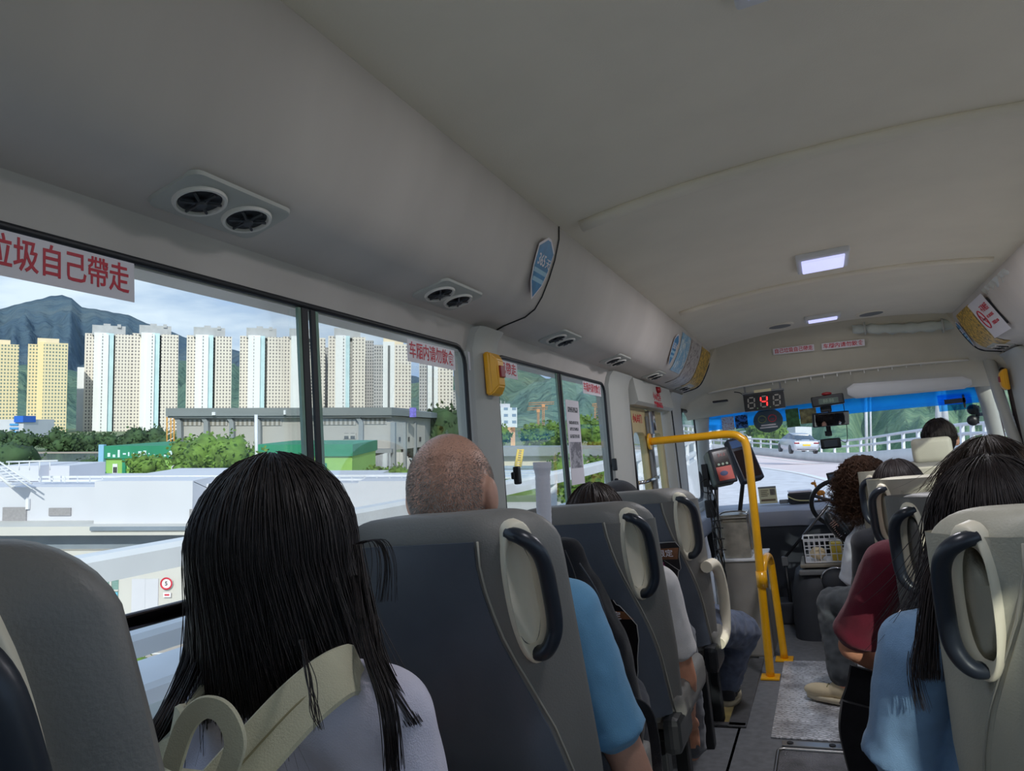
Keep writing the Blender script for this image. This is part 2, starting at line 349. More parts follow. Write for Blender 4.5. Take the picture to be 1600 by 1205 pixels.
# window openings: panes, rubber, pillars
def pane(name, s, y0, y1, z0=.84, z1=1.50, m=None):
    bm = nb(); add_prism(bm, [(s * .992, y0, z0), (s * .992, y1, z0), (s * .976, y1, z1), (s * .976, y0, z1)], (s * .005, 0, 0)); return struct(name, bm, m or glass)
def frame_run(bm, s, y0, y1, z0, z1, r=.011, rad=.05):
    def X(z): return s * (.992 - .016 * (z - .84) / .66 - .003)
    pts = []
    for (cy, cz, a0) in ((y1 - rad, z1 - rad, 0), (y0 + rad, z1 - rad, 90), (y0 + rad, z0 + rad, 180), (y1 - rad, z0 + rad, 270)):
        for k in range(5):
            a = R(a0 + 22.5 * k); pts.append((X(cz + rad * math.sin(a)), cy + rad * math.cos(a), cz + rad * math.sin(a)))
    pts.append(pts[0]); add_tube(bm, pts, r, 8, caps=False)
for i, (s, y0, y1) in enumerate(((-1, .02, 1.70), (-1, 1.90, 3.06), (1, .35, 1.75), (1, 1.9, 3.2), (1, 3.35, 4.5))):
    p = pane('window_%d' % (i + 1), s, y0, y1)
    bm = nb(); frame_run(bm, s, y0, y1, .84, 1.503, .0065); obj('window_frame', bm, seal, p)
pane('window_7', -1, Y0, -.2); pane('window_8', 1, Y0, .2)
greenedge = mat('green_glass_edge', (120, 150, 134), .15, var=.15, scale=20, spec=.8)
for pn, ym in (('window_1', 1.050), ('window_2', 2.452)):   # the sliding joint: dark channel between two green pane edges
    p = bpy.data.objects[pn]; X = -.974
    bm = nb()
    for dy, w_ in ((-.010, .018), (.014, .012)): add_prism(bm, [(X - .012, ym + dy - w_ / 2, .85), (X - .012, ym + dy + w_ / 2, .85), (X + .0, ym + dy + w_ / 2, 1.495), (X + .0, ym + dy - w_ / 2, 1.495)], (.006, 0, 0))
    obj('joint_channel', bm, seal, p)
    for dy in (-.024, .026):
        bm = nb(); add_prism(bm, [(X - .013, ym + dy - .004, .85), (X - .013, ym + dy + .004, .85), (X - .001, ym + dy + .004, 1.495), (X - .001, ym + dy - .004, 1.495)], (.006, 0, 0)); obj('pane_edge', bm, greenedge, p)
for (pn, y, z) in (('window_1', 1.67, 1.17), ('window_2', 1.945, 1.135), ('window_2', 3.03, 1.135)):
    bm = nb(); add_box(bm, (-.955, y, z), (.02, .022, .055), bev=.006); add_box(bm, (-.962, y + (.014 if y > 3 else 0), z), (.012, .04, .022), bev=.004); obj('window_latch', bm, blackp, bpy.data.objects[pn])
def pillar(name, s, y0, y1, z0=.8, z1=1.56, xi=.950):
    bm = nb(); rad = .03
    sec = lambda x, z: [(s * 1.02, y0 + .0, z), (s * (x + .03), y0, z), (s * (x + .008), y0 + .008, z), (s * x, y0 + rad, z), (s * x, y1 - rad, z), (s * (x + .008), y1 - .008, z), (s * (x + .03), y1, z), (s * 1.02, y1, z)]
    add_loft(bm, [sec(xi + .02, z0), sec(xi, z1 - .06), sec(xi - .012, z1 - .02), sec(xi - .03, z1)]); return struct(name, bm, pillarm, sm=True)
pillar('trim_13', -1, 1.715, 1.888); pillar('trim_14', -1, 3.075, 3.44); pillar('trim_15', -1, 4.44, 4.84, .8, 1.55)
for i, (a, b) in enumerate(((-.2, .005), )): pillar('trim_16', -1, a, b)
for i, (a, b) in enumerate(((.2, .34), (1.76, 1.89), (3.21, 3.34), (4.52, 4.95))): pillar('trim_%d' % (17 + i), 1, a, b)
# quarter window ahead of the door, driver door window, windscreen
p = pane('window_9', -1, 4.86, 5.50, .80, 1.455); bm = nb(); frame_run(bm, -1, 4.87, 5.50, .80, 1.46, .014, .09); obj('window_frame', bm, seal, p)
p = pane('window_10', 1, 5.02, 5.55, .86, 1.46); bm = nb(); frame_run(bm, 1, 5.0, 5.56, .84, 1.48, .028, .1); obj('window_frame', bm, mat('brown_seal', (52, 38, 38), .6), p)
for i, s in enumerate((-1, 1)):
    bm = nb(); add_tube(bm, [(s * .885, 5.27, 1.44), (s * .91, 5.36, 1.28), (s * .955, 5.52, 1.0), (s * .985, 5.68, .72)], [.055, .045, .045, .05], 10, flat=.8); struct('trim_%d' % (22 + i), bm, pillarm)
WT = lambda x: (5.335 - .06 * x * x, 1.425 - .03 * x * x); WB = lambda x: (5.80 - .08 * x * x, .725)
def wpt(x, t):
    (ya, za), (yb, zb) = WT(x), WB(x); return V((x * (1 + .07 * t), ya + (yb - ya) * t, za + (zb - za) * t))
for nm, t0, t1, m in (('window_11', .0, .145, glassmat('blue_tint', (.16, .58, .90), .05, (.10, .50, .95))), ('window_12', .145, 1, glassmat('windscreen_glass', (.93, .97, .98), .04))):
    bm = nb(); rings = []
    for i in range(17):
        x = -.92 + 1.84 * i / 16; a, b = wpt(x, t0), wpt(x, t1); rings.append([a, b, b + V((0, .006, .004)), a + V((0, .006, .004))])
    add_loft(bm, rings); struct(nm, bm, m)
# door on the left with its header box
p = empty('folding_door', (-.99, 3.93, 0), 'cream folding entrance door with tall rounded panes left of the farebox', 'door')
doorm = mat('door_cream', (196, 178, 130), .4, var=.08)
for y0, y1 in ((3.47, 3.86), (3.90, 4.28)):
    bm = nb(); z0, z1 = -.25, 1.42; x = -1.0; fr = .055
    for (a, b, c, d) in ((y0, y0 + fr, z0, z1), (y1 - fr, y1, z0, z1), (y0 + fr, y1 - fr, z1 - .13, z1), (y0 + fr, y1 - fr, z0, z0 + .3)):
        add_box(bm, (x, (a + b) / 2, (c + d) / 2), (.035, b - a, d - c))
    for cy, sg in ((y0 + fr, 1), (y1 - fr, -1)):
        add_prism(bm, [(x - .0175, cy, 1.29)] + [(x - .0175, cy + sg * (.06 - .06 * math.sin(R(a))), 1.29 - .06 + .06 * math.cos(R(a))) for a in range(0, 91, 15)], (.035, 0, 0))
    lf = obj('door_leaf', bm, doorm, p)
    bm = nb(); add_box(bm, (x, (y0 + y1) / 2, .67), (.005, y1 - y0 - .1, 1.25)); q = obj('door_pane', bm, glass, lf)
    bm = nb(); add_box(bm, (-.975, y1 - .012 if y1 < 4 else y0 + .012, .58), (.012, .035, 1.6), bev=.004); obj('door_edge', bm, greyp, lf)
bm = nb(); add_tube(bm, [(-.975, 3.50, 1.03), (-.95, 3.54, 1.03), (-.95, 3.84, 1.04), (-.975, 3.88, 1.04)], .010, 8); q = obj('push_bar', bm, chrome, p)
bm = nb(); add_box(bm, (-.97, 3.88, 1.34), (.04, .06, .14), bev=.01); add_cyl(bm, (-.965, 3.93, 1.30), (-.965, 3.93, 1.41), .02); q = obj('door_mechanism', bm, steel, p)
q = text('door_notice', '小心车门', .05, redink, p, (0, 0, 0)); q.matrix_basis = facing((-.981, 3.66, 1.36), (0, 1, 0), (0, 0, 1))
bm = nb(); add_prism(bm, [(-.93, 3.45, 1.56), (-.915, 3.45, 1.44), (-.935, 3.45, 1.425), (-1.0, 3.45, 1.425), (-1.0, 3.45, 1.56)], (0, .92, 0))
db = obj('door_header_box', bm, pillarm); tag(db, 'grey engine box above the folding door with red lettering and release knob', 'cover')
M = facing((-.918, 3.93, 1.485), (0, 1, .0), (-.1, 0, 1)); q = text('lettering', '小心夹手', .05, redink, db, (0, 0, 0)); q.matrix_basis = M
q = text('lettering', '严禁触动设备', .036, redink, db, (0, 0, 0)); q.matrix_basis = facing((-.914, 3.93, 1.44), (0, 1, .0), (-.1, 0, 1))
bm = nb(); add_cyl(bm, (-.93, 3.98, 1.53), (-.905, 3.98, 1.53), .022, .016); q = obj('release_knob', bm, mat('red_plastic', (150, 26, 34), .35), db)
bm = nb(); add_box(bm, (-.965, 4.37, .9), (.05, .06, 1.25)); struct('trim_25', bm, pillarm)
bm = nb(); add_box(bm, (-.95, 4.41, .95), (.03, .018, 1.15)); struct('trim_26', bm, seal)
bm = nb(); add_box(bm, (-.99, 3.455, .6), (.05, .02, 1.7)); struct('trim_27', bm, seal)
t = empty('window_grab_bar', (-.95, .85, 1.0), 'dark polished grab bar running across the nearest left window', 'grab bar')
bm = nb(); add_tube(bm, [(-.95, -.1, 1.002), (-.95, 1.66, 1.002)], .0115, 14); obj('bar', bm, mat('dark_chrome', (92, 84, 84), .15, 1, var=.2), t)
for y in (-.09, 1.65): bm = nb(); add_tube(bm, [(-.95, y, 1.002), (-.985, y, 1.002)], .010, 10); obj('bracket', bm, blackp, t)
# floor plates
for (nm, y0, y1, x0, x1, lb, m) in (('tread_plate', 3.04, 4.10, -.445, .0, 'polished diamond tread plate in the aisle beside the yellow posts', tread), ('access_hatch', 1.9, 2.93, -.41, .0, 'worn metal floor hatch with raised rim behind the tread plate', None)):
    bm = nb()
    if nm == 'tread_plate': add_box(bm, ((x0 + x1) / 2, (y0 + y1) / 2, .004), (x1 - x0, y1 - y0, .006), bev=.002); o = obj(nm, bm, m)
    else:
        add_box(bm, ((x0 + x1) / 2, (y0 + y1) / 2, .003), (x1 - x0, y1 - y0, .005)); hm = mat('hatch_metal', (120, 120, 124), .4, .7, var=.4, scale=12, bump=.9, bscale=170); o = obj(nm, bm, hm)
        bm = nb(); r_ = .03; pts = []
        for cx, cy, a0 in ((x1 - r_, y1 - r_, 0), (x0 + r_, y1 - r_, 90), (x0 + r_, y0 + r_, 180), (x1 - r_, y0 + r_, 270)):
            for k in range(5): a = R(a0 + 22.5 * k); pts.append((cx + r_ * math.cos(a), cy + r_ * math.sin(a), .007))
        pts.append(pts[0]); add_tube(bm, pts, .007, 8, caps=False); obj('rim', bm, steel, o)
    tag(o, lb, 'floor plate')
bm = nb(); add_box(bm, (-.2, 2.985, .005), (.40, .045, .008), bev=.002); hs = tag(obj('hatch_strip', bm, steel), 'narrow steel strip with two screws between tread plate and hatch', 'strip')
for x in (-.37, -.22, -.06):
    bm = nb(); add_cyl(bm, (x, 2.985, .009), (x, 2.985, .012), .012); obj('screw', bm, seal, hs)
# ================================================================ SEATS
TILT = math.tan(R(13)); ZT = 1.082
def seat(xc, y, s, label, panel=True, hw=.205, main=None, side=None, group='passenger seats along the aisle', zt=ZT, handle=True, band=None, armrest=False):
    """s=+1: handle on the +x edge; (xc, y) centre and rear plane at the top of the backrest"""
    main = main or greyl; side = side or greyl
    t = empty('bus_seat', (xc, y + .3, 0), label, 'seat', group)
    X = lambda a: xc + s * a
    def ry(a, z):                                   # rear surface in local a (towards the handle = +)
        yy = y + (zt - z) * TILT; e = a - (hw - .10)
        if e > 0: yy += .11 * (e / .10) ** 1.7
        e2 = -a - (hw - .035)
        if e2 > 0: yy += .03 * (e2 / .035) ** 2
        return yy
    def ring(z, ins, dy0, dep, ch=1):
        h = hw - ins; out = []
        A = [-h, -h + .012, -h + .035, -h * .5, 0, h - .13, h - .10, h - .075, h - .05, h - .028, h - .012, h]
        for a in A: out.append((X(a), y + (zt - z) * TILT + dy0 + (ry(a + ins, z) - (y + (zt - z) * TILT)) * ch, z))
        yb = y + (zt - z) * TILT + dep
        for a, q in ((h, -.02), (h - .015, -.005), (h - .05, 0), (0, -.012), (-h + .05, 0), (-h + .015, -.005), (-h, -.02)): out.append((X(a), yb + q - dy0, z))
        return out
    bm = nb(); rings = []
    for z in (.40, .5, .6, .7, .8, .9, .98): rings.append(ring(z, 0 if z > .6 else (.6 - z) * .06, 0, .145))
    for k in range(1, 9):
        th = PI / 2 * k / 8; rings.append(ring(zt - .075 + .075 * math.sin(th), .085 * (1 - math.cos(th)) ** 1.0, .034 * (1 - math.cos(th)), .145, 1 - .62 * (1 - math.cos(th))))
    add_loft(bm, rings)
    body = obj('backrest', bm, [side, recessm], t, sm=True)
    # hand-hold frame on the chamfered aisle corner
    zc, hh = zt - .147, .132; a0 = hw - .050; ph = R(50)
    O = V((X(a0), ry(a0, zc), zc)); av = V((s * math.cos(ph), math.sin(ph), 0)); nv = V((s * math.sin(ph), -math.cos(ph), 0)); bv = V((0, -TILT, 1)).normalized()
    nv = (nv - bv * nv.dot(bv)).normalized(); av = bv.cross(nv) if (bv.cross(nv)).dot(av) > 0 else -bv.cross(nv)
    L3 = lambda a, b, n: O + av * a + bv * b + nv * n
    if handle:
        bm = nb(); rot = Matrix((av, bv, nv)).transposed(); add_ell(bm, L3(-.007, 0, .004), (.031, .098, .027), rot, seg=28, rings=18)
        me = bpy.data.meshes.new('c'); bm.to_mesh(me); bm.free(); me.materials.append(side); me.materials.append(recessm)
        for p_ in me.polygons: p_.material_index = 1
        cu = bpy.data.objects.new('c', me); COL.objects.link(cu)
        md = body.modifiers.new('b', 'BOOLEAN'); md.operation = 'DIFFERENCE'; md.solver = 'EXACT'; md.object = cu
        try: md.material_mode = 'INDEX'
        except Exception: pass
        bpy.context.view_layer.update()
        m2 = bpy.data.meshes.new_from_object(body.evaluated_get(bpy.context.evaluated_depsgraph_get())); body.modifiers.clear(); body.data = m2; bpy.data.objects.remove(cu)
        try: m2.set_sharp_from_angle(angle=R(45))
        except Exception: pass
        bm = nb(); outr, innr = [], []; rr = []
        for k in range(40):
            th = 2 * PI * k / 40; c, q = math.cos(th), math.sin(th); sg = lambda v, e: math.copysign(abs(v) ** e, v)
            ox, oy = .039 * sg(c, .75), hh * sg(q, .85); ix, iy = .029 * sg(c, .8) - .007, .096 * sg(q, .85)
            rr.append([L3(ox, oy, -.016), L3(ox * .98, oy * .99, .006), L3(ox * .93, oy * .965, .011), L3((ox + ix) / 2, (oy + iy) / 2, .011), L3(ix, iy, .006), L3(ix * .96, iy * .98, -.010)])
        rr.append(rr[0]); add_loft(bm, rr, closed=False, caps=False); bmesh.ops.remove_doubles(bm, verts=bm.verts[:], dist=1e-6)
        obj('handle_bezel', bm, beigep, t)
        bm = nb(); pts = smooth_path([L3(-.012, .112, .0), L3(-.004, .108, .026), L3(.013, .088, .036), L3(.026, .055, .036), L3(.029, 0, .035), L3(.027, -.06, .034), L3(.015, -.09, .032), L3(.002, -.107, .022), L3(-.004, -.112, .0)], 5)
        n = len(pts); add_tube(bm, pts, [.0145 + .003 * math.sin(PI * i / (n - 1)) for i in range(n)], 14, flat=.85)
        obj('grab_handle', bm, barp, t)
    else:
        bm = nb(); add_tube(bm, smooth_path([L3(-.03, .1, .0), L3(-.03, 0, .006), L3(-.03, -.12, .0)], 4), .003, 6); obj('stitching', bm, beigep, t)
    # rear panel
    def bnd(z):
        tb = [(1.06, .112), (1.0, .122), (.93, .118), (.85, .100), (.76, .072), (.68, .052), (.60, .040), (.42, .03)]
        for (za, oa), (zb, ob) in zip(tb, tb[1:]):
            if z >= zb: return hw - (oa + (ob - oa) * (za - z) / (za - zb))
        return hw - .03
    bm = nb(); rws = []
    zs = [.42 + (zt - .050 - .42) * i / 14 for i in range(15)]
    for z in zs:
        b = bnd(z); row = []; lo = -hw + .014
        for i in range(15):
            a = lo + (b - lo) * i / 14; row.append((X(a), ry(a, z) - .0035 - .004 * math.sin(PI * min(1, max(0, (i / 14)))) ** .5, z))
        row += [(X(b), ry(b, z) + .004, z), (X(lo), ry(lo, z) + .004, z)]; rws.append(row)
    add_loft(bm, rws); obj('back_panel', bm, main if not panel else (panel if panel is not True else blackl), t, sm=True)
    bm = nb(); add_tube(bm, [V((X(bnd(z) + .007), ry(bnd(z) + .007, z) - .0005, z)) for z in zs], .0022, 6); obj('piping', bm, mat('stitch_thread', (176, 172, 160), .7), t)
    # cushion and frame
    bm = nb(); add_box(bm, (X(0), y + .44, .415), (hw * 2 - .01, .46, .11), bev=.035, seg=3); obj('cushion', bm, greyl, t, sm=True)
    for yy in (y + .30, y + .58):
        bm = nb(); add_box(bm, (X(hw - .10), yy, .18), (.045, .05, .36), bev=.006); obj('leg', bm, blackp, t)
        bm = nb(); add_box(bm, (X(-hw + .10), yy, .18), (.045, .05, .36), bev=.006); obj('leg', bm, blackp, t)
    bm = nb(); add_box(bm, (X(0), y + .42, .345), (hw * 2 - .06, .40, .03), bev=.006); add_box(bm, (X(hw - .03), y + .25, .37), (.05, .2, .10), bev=.02); obj('seat_frame', bm, blackp, t)
    if armrest:
        bm = nb(); add_tube(bm, smooth_path([(X(hw - .0), y + .13, .72), (X(hw + .01), y + .26, .71), (X(hw + .012), y + .36, .64), (X(hw + .01), y + .40, .53), (X(hw), y + .38, .42), (X(hw - .01), y + .28, .40)], 6), .022, 12); obj('armrest', bm, beigep, t)
    return t
XL, XR, ZR = -.770, .245, .985
seat(XL - .040, .235, 1, 'near seat with curved grey edge at the lower left corner of the view', zt=1.135)
seat(XL, 1.095, 1, 'dark-backed seat of the balding passenger in light blue shirt')
seat(XL, 1.87, 1, 'dark-backed seat behind which the white-handled racket stands', zt=1.035)
seat(XL, 2.62, 1, 'foremost left seat with armrest, beside the yellow post', armrest=True, zt=1.028)
seat(XR, 1.27, -1, 'nearest right seat in beige grey leather with large black grab handle', panel=beigel, side=beigel, zt=ZR + .035)
seat(XR, 2.13, -1, 'right seat with shiny black back just ahead of the nearest beige one', panel=blackl, side=greyl, zt=ZR)
seat(XR, 3.05, -1, 'beige right seat in front of the maroon-shirted passenger', panel=beigel, side=beigel, zt=ZR)
seat(XR, 3.80, -1, 'foremost right passenger seat, beige, behind the curly-haired passenger', panel=beigel, side=beigel, zt=ZR)
for i, (y, lb) in enumerate(((1.27, 'window-side right seat beside the nearest beige seat'), (2.13, 'window-side right seat beside the black-backed seat'), (3.05, 'window-side right seat beside the beige one of third row'), (3.80, 'window-side right seat behind the driver'))):
    seat(.70, y, 1, lb, panel=beigel, side=beigel, zt=ZR, handle=False)
# driver's seat
DY = 4.56
d = empty('driver_chair', (.50, DY + .2, 0), 'driver seat with beige upright headrest at the front right', 'seat')
bm = nb(); add_box(bm, (.50, DY, .70), (.44, .10, .58), bev=.05, seg=3); obj('backrest', bm, greyl, d, sm=True)
bm = nb(); add_box(bm, (.455, DY - .01, 1.045), (.20, .07, .14), bev=.03, seg=3); obj('headrest', bm, beigel, d, sm=True)
bm = nb(); add_box(bm, (.50, DY + .22, .40), (.44, .36, .10), bev=.04, seg=3); obj('cushion', bm, greyl, d, sm=True)
bm = nb(); add_box(bm, (.50, DY + .2, .175), (.34, .30, .35), bev=.02); obj('pedestal', bm, blackp, d)
# ================================================================ ROOF FITTINGS AND STICKERS
def duct_frame(s, y, k, off=0.0):                    # frame on the duct surface at profile parameter k (segment index + fraction)
    i = int(k); f = k - i; (xa, za), (xb, zb) = PROF[i], PROF[i + 1]
    p = V((s * -(xa + (xb - xa) * f), y, za + (zb - za) * f)); upv = V((s * -(xb - xa), 0, zb - za)).normalized()
    n = V((0, s, 0)).cross(upv) if s < 0 else upv.cross(V((0, 1, 0)))
    n = upv.cross(V((0, -s, 0)));
    if n.x * s > 0: n = -n
    return p + n * off, V((0, -s, 0)), upv, n
def vent(s, y, label, grp='round twin air vents under the ducts'):
    p = V((s * .876, y, 1.5855)); yv = V((0, 1, 0)); uv = V((-s * .97, 0, .22)).normalized(); n = yv.cross(uv) * (1)
    if n.z > 0: n = -n
    T = lambda a, b, c: p + yv * a + uv * b + n * c
    t = empty('air_vent', p, label, 'air vent', grp)
    bm = nb(); rings = []
    for (w_, h_, c) in ((.100, .052, -.002), (.098, .050, .0035), (.092, .044, .005)):
        pts = []
        for cx, cy, a0 in ((1, 1, 0), (-1, 1, 90), (-1, -1, 180), (1, -1, 270)):
            for q in range(5): a = R(a0 + 22.5 * q); pts.append(T(cx * (w_ - .018) + .018 * math.cos(a), cy * (h_ - .018) + .018 * math.sin(a), c))
        rings.append(pts)
    add_loft(bm, rings); obj('vent_plate', bm, pillarm, t, sm=True)
    for cx in (-.045, .045):
        bm = nb(); rg = []
        for (r, c) in ((.040, .004), (.038, .010), (.034, .010), (.031, .004), (.030, -.004)): rg.append([T(cx + r * math.cos(2 * PI * k / 28), r * .93 * math.sin(2 * PI * k / 28), c) for k in range(28)])
        add_loft(bm, rg, caps=False); rgm = obj('vent_ring', bm, shellm, t, sm=True)
        bm = nb(); add_cyl(bm, T(cx, 0, .0052), T(cx, 0, .0058), .0305, seg=28); obj('vent_throat', bm, seal, t)
        bm = nb()
        for k in range(3):
            a = R(25 + 60 * k); dx, dy = .030 * math.cos(a), .028 * math.sin(a); add_tube(bm, [T(cx - dx, -dy, .010), T(cx + dx, dy, .010)], .0022, 6)
        add_cyl(bm, T(cx, 0, .006), T(cx, 0, .016), .009, .007); obj('vent_spokes', bm, darkp, t)
    return t
vs = [at(u, v, 2, 1.5855).y for u, v in ((345, 325), (697, 462), (874, 530), (956, 564), (1021, 587))]
for y, lb in zip(vs + [4.62], ('large twin round air vent above the nearest left window', 'twin air vent near the blue shield sticker, above the hidden window corner', 'twin air vent above the second left window', 'twin air vent above the white notice on glass', 'twin air vent above the folding door', 'twin air vent below the yellow notice at duct end')):
    vent(-1, y, lb)
vent(1, 4.62, 'twin air vent on the right duct below the notices')
vent(1, 3.15, 'twin air vent on the right duct behind the clear pocket')
# ceiling lamps
lampm = mat('lamp_diffuser', (150, 150, 170), .3, emit=(.50, .52, .95), est=.72)
def lamp(x, y, sx, sy, lb, on=True, en=6.5):
    z = roof_z(x) + .001; t = empty('ceiling_lamp', (x, y, z), lb, 'ceiling lamp', 'ceiling lamps down the middle')
    bm = nb(); add_box(bm, (x, y, z - .010), (sx, sy, .026), bev=.010, seg=3); obj('housing', bm, whitep, t, sm=True)
    bm = nb(); add_box(bm, (x, y, z - .026), (sx - .04, sy - .07, .012), bev=.005, seg=3); obj('diffuser', bm, lampm if on else whitep, t, sm=True)
    if on:
        l = bpy.data.lights.new('lamp_light', 'AREA'); l.shape = 'RECTANGLE'; l.size = sx - .05; l.size_y = sy - .08; l.energy = en; l.color = (.92, .91, .96)
        o = bpy.data.objects.new('lamp_light', l); COL.objects.link(o); o.parent = t; o.location = (0, 0, -.036)
    return t
lamp(0, 3.09, .20, .27, 'larger lit rectangular ceiling lamp before the second rib')
lamp(0, 4.53, .20, .14, 'smaller lit ceiling lamp nearest the header', en=.8)
lamp(-.045, 1.06, .18, .22, 'ceiling lamp just showing at the top edge', en=2)
for x, y, lb in ((-.245, 4.60, 'round speaker grille left of the front ceiling lamp'), (.27, 4.66, 'round speaker grille right of the front ceiling lamp')):
    z = roof_z(x); t = empty('speaker_grille', (x, y, z), lb, 'speaker', 'ceiling speakers')
    bm = nb(); add_cyl(bm, (x, y, z + .004), (x, y, z - .008), .085, .08, 32); obj('rim', bm, headliner, t, sm=True)
    bm = nb(); add_cyl(bm, (x, y, z - .006), (x, y, z - .0095), .066, .064, 32); obj('grille', bm, greyp, t)
# cloth bag strapped under the ceiling
zz = 1.80; bagm = mat('pale_cloth', (196, 202, 196), .85, var=.1, bump=.5, bscale=40)
t = empty('cloth_roll', (.46, 4.98, 1.78), 'pale cloth roll strapped across the ceiling near the header', 'cloth roll')
bm = nb(); rg = []
for i in range(17):
    x = .17 + .58 * i / 16; sag = .028 * math.sin(PI * i / 16); r = .030 + .006 * math.sin(i * 2.3); zc = at(1330 + 140 * i / 16, 514 - 5 * i / 16, 1, 4.90).z
    rg.append([(x, 4.90 + r * .7 * math.cos(2 * PI * k / 10) * (1 + .2 * math.sin(i * 1.7 + k)), zc - sag * .5 + r * math.sin(2 * PI * k / 10) * (1 + .15 * math.sin(i * 2.9 + k * 2))) for k in range(10)])
add_loft(bm, rg); obj('cloth', bm, bagm, t)
for x in (.24, .66):
    bm = nb(); zc = at(1330 + 140 * (x - .17) / .58, 512, 1, 4.90).z; pts = [(x, 4.90 + .034 * math.cos(a_ * PI / 5), zc + .043 * math.sin(a_ * PI / 5)) for a_ in range(11)]; add_tube(bm, pts, .006, 6); obj('strap', bm, pillarm, t)
# notices on the ducts
def duct_sheet(name, s, y0, y1, k0, k1, mt, lb, cat, outline=None, th=.0012, grp=None):
    pa, _, _, n = duct_frame(s, (y0 + y1) / 2, k0); pb, _, _, _ = duct_frame(s, (y0 + y1) / 2, k1); upv = (pb - pa).normalized(); xd = V((0, -s, 0)); nn = xd.cross(upv)
    M = facing((pa + pb) / 2 + nn * .020, xd, upv); return sheet(name, M, mt, abs(y1 - y0), (pb - pa).length, lb, cat, grp, outline=outline)
def shield(w_, h_):
    return [(-w_ * .5, h_ * .34), (-w_ * .1, h_ * .5), (w_ * .1, h_ * .5), (w_ * .5, h_ * .34), (w_ * .46, 0), (w_ * .34, -h_ * .25), (0, -h_ * .5), (-w_ * .34, -h_ * .25), (-w_ * .46, 0)]
bluem = mat('sticker_blue', (34, 128, 182), .4, var=.25, scale=22); pbl = mat('sticker_pale_blue', (150, 196, 220), .4, var=.1)
def shield_sticker(s, y, lb, w_=.115, h_=.175, k=7.2, sm_=1):
    p, xd, upv, n = duct_frame(s, y, k); xd = V((0, -s, 0)); nn = xd.cross(upv); M = facing(p + nn * .0065, xd, upv)
    o = sheet('shield_sticker', M, paper, 0, 0, lb, 'sticker', 'blue shield stickers on the ducts', outline=shield(w_, h_))
    bm = nb(); add_prism(bm, [(x, y_, .0013) for x, y_ in shield(w_ * .9, h_ * .92)], (0, 0, .0005)); obj('blue_field', bm, bluem, o)
    bm = nb(); add_box(bm, (0, -.008, .0021), (w_ * .78, .012, .0004)); add_box(bm, (0, -.032, .0021), (w_ * .62, .012, .0004)); obj('pale_band', bm, pbl, o)
    text('lettering', '365', .044, paper, o, (-.012, .022, .002), .8); text('lettering', '天', .030, paper, o, (.034, .020, .002))
    return o
shield_sticker(-1, at(848, 415, 0, -.745).y - .012, 'blue shield sticker reading 365 on the duct, nearer one')
shield_sticker(-1, 3.66, 'blue shield sticker on left duct beside the far notices')
shield_sticker(1, 4.79, 'narrow blue shield sticker at the end of the right duct', .07)
def duct_strip(s_, y0, y1, k0, k1, mt, lb, off=.0025):
    """printed sheet bent to the duct"""
    bm = nb(); rg = []
    for i in range(15):
        k = k0 + (k1 - k0) * i / 14; p, xd, upv, n = duct_frame(s_, 0, min(k, 9.95)); q = p + n * off; q2 = p + n * (off + .001)
        rg.append([(q.x, y0, q.z), (q.x, y1, q.z), (q2.x, y1, q2.z), (q2.x, y0, q2.z)])
    add_loft(bm, rg); return tag(obj('notice_sheet', bm, mt, sm=True), lb, 'notice')
duct_strip(-1, 3.80, 4.06, 5.2, 9.3, printmat('blue_print', (120, 176, 212), (222, 230, 232), vec=(1, 34, 26), thr=.54), 'pale blue printed notice on left duct beside shield sticker')
duct_strip(-1, 4.10, 4.42, 3.2, 9.3, printmat('grey_print', (192, 184, 180), (110, 92, 96), vec=(1, 40, 44), thr=.55), 'grey brown printed notice on left duct between blue and yellow ones')
ypr = printmat('yellow_print', (222, 178, 70), (96, 76, 26), vec=(1, 60, 60), thr=.53)
duct_strip(-1, 4.47, 4.82, 3.6, 9.4, ypr, 'yellow printed notice at the forward end of left duct')
duct_strip(1, 4.38, 4.74, 3.6, 9.2, ypr, 'yellow printed notice on the right duct')
o = duct_sheet('no_smoking_sign', 1, 3.98, 4.32, 5.0, 9.0, paper, 'white no smoking sign with red circle on the right duct', 'sign')
bm = nb(); add_tube(bm, [(-.085 + .045 * math.cos(2 * PI * k / 32), -.0 + .052 * math.sin(2 * PI * k / 32), .002) for k in range(33)], .004, 6, caps=False); add_box(bm, (-.085, 0, .0025), (.09, .008, .002), rot=Matrix.Rotation(R(-45), 3, 'Z')); obj('red_circle', bm, redink, o)
bm = nb(); add_box(bm, (-.085, 0, .002), (.05, .009, .001)); obj('cigarette', bm, darkink, o)
text('lettering', '不准吸煙', .042, redink, o, (.055, .045, .0018), .9); text('lettering', 'NO SMOKING', .023, redink, o, (.055, .0, .0018), .9); text('lettering', '定額罰款 $1500', .02, redink, o, (.055, -.04, .0018), .9)
bm = nb(); add_box(bm, (0, 0, -.004), (.35, .155, .008)); obj('black_edge', bm, seal, o)
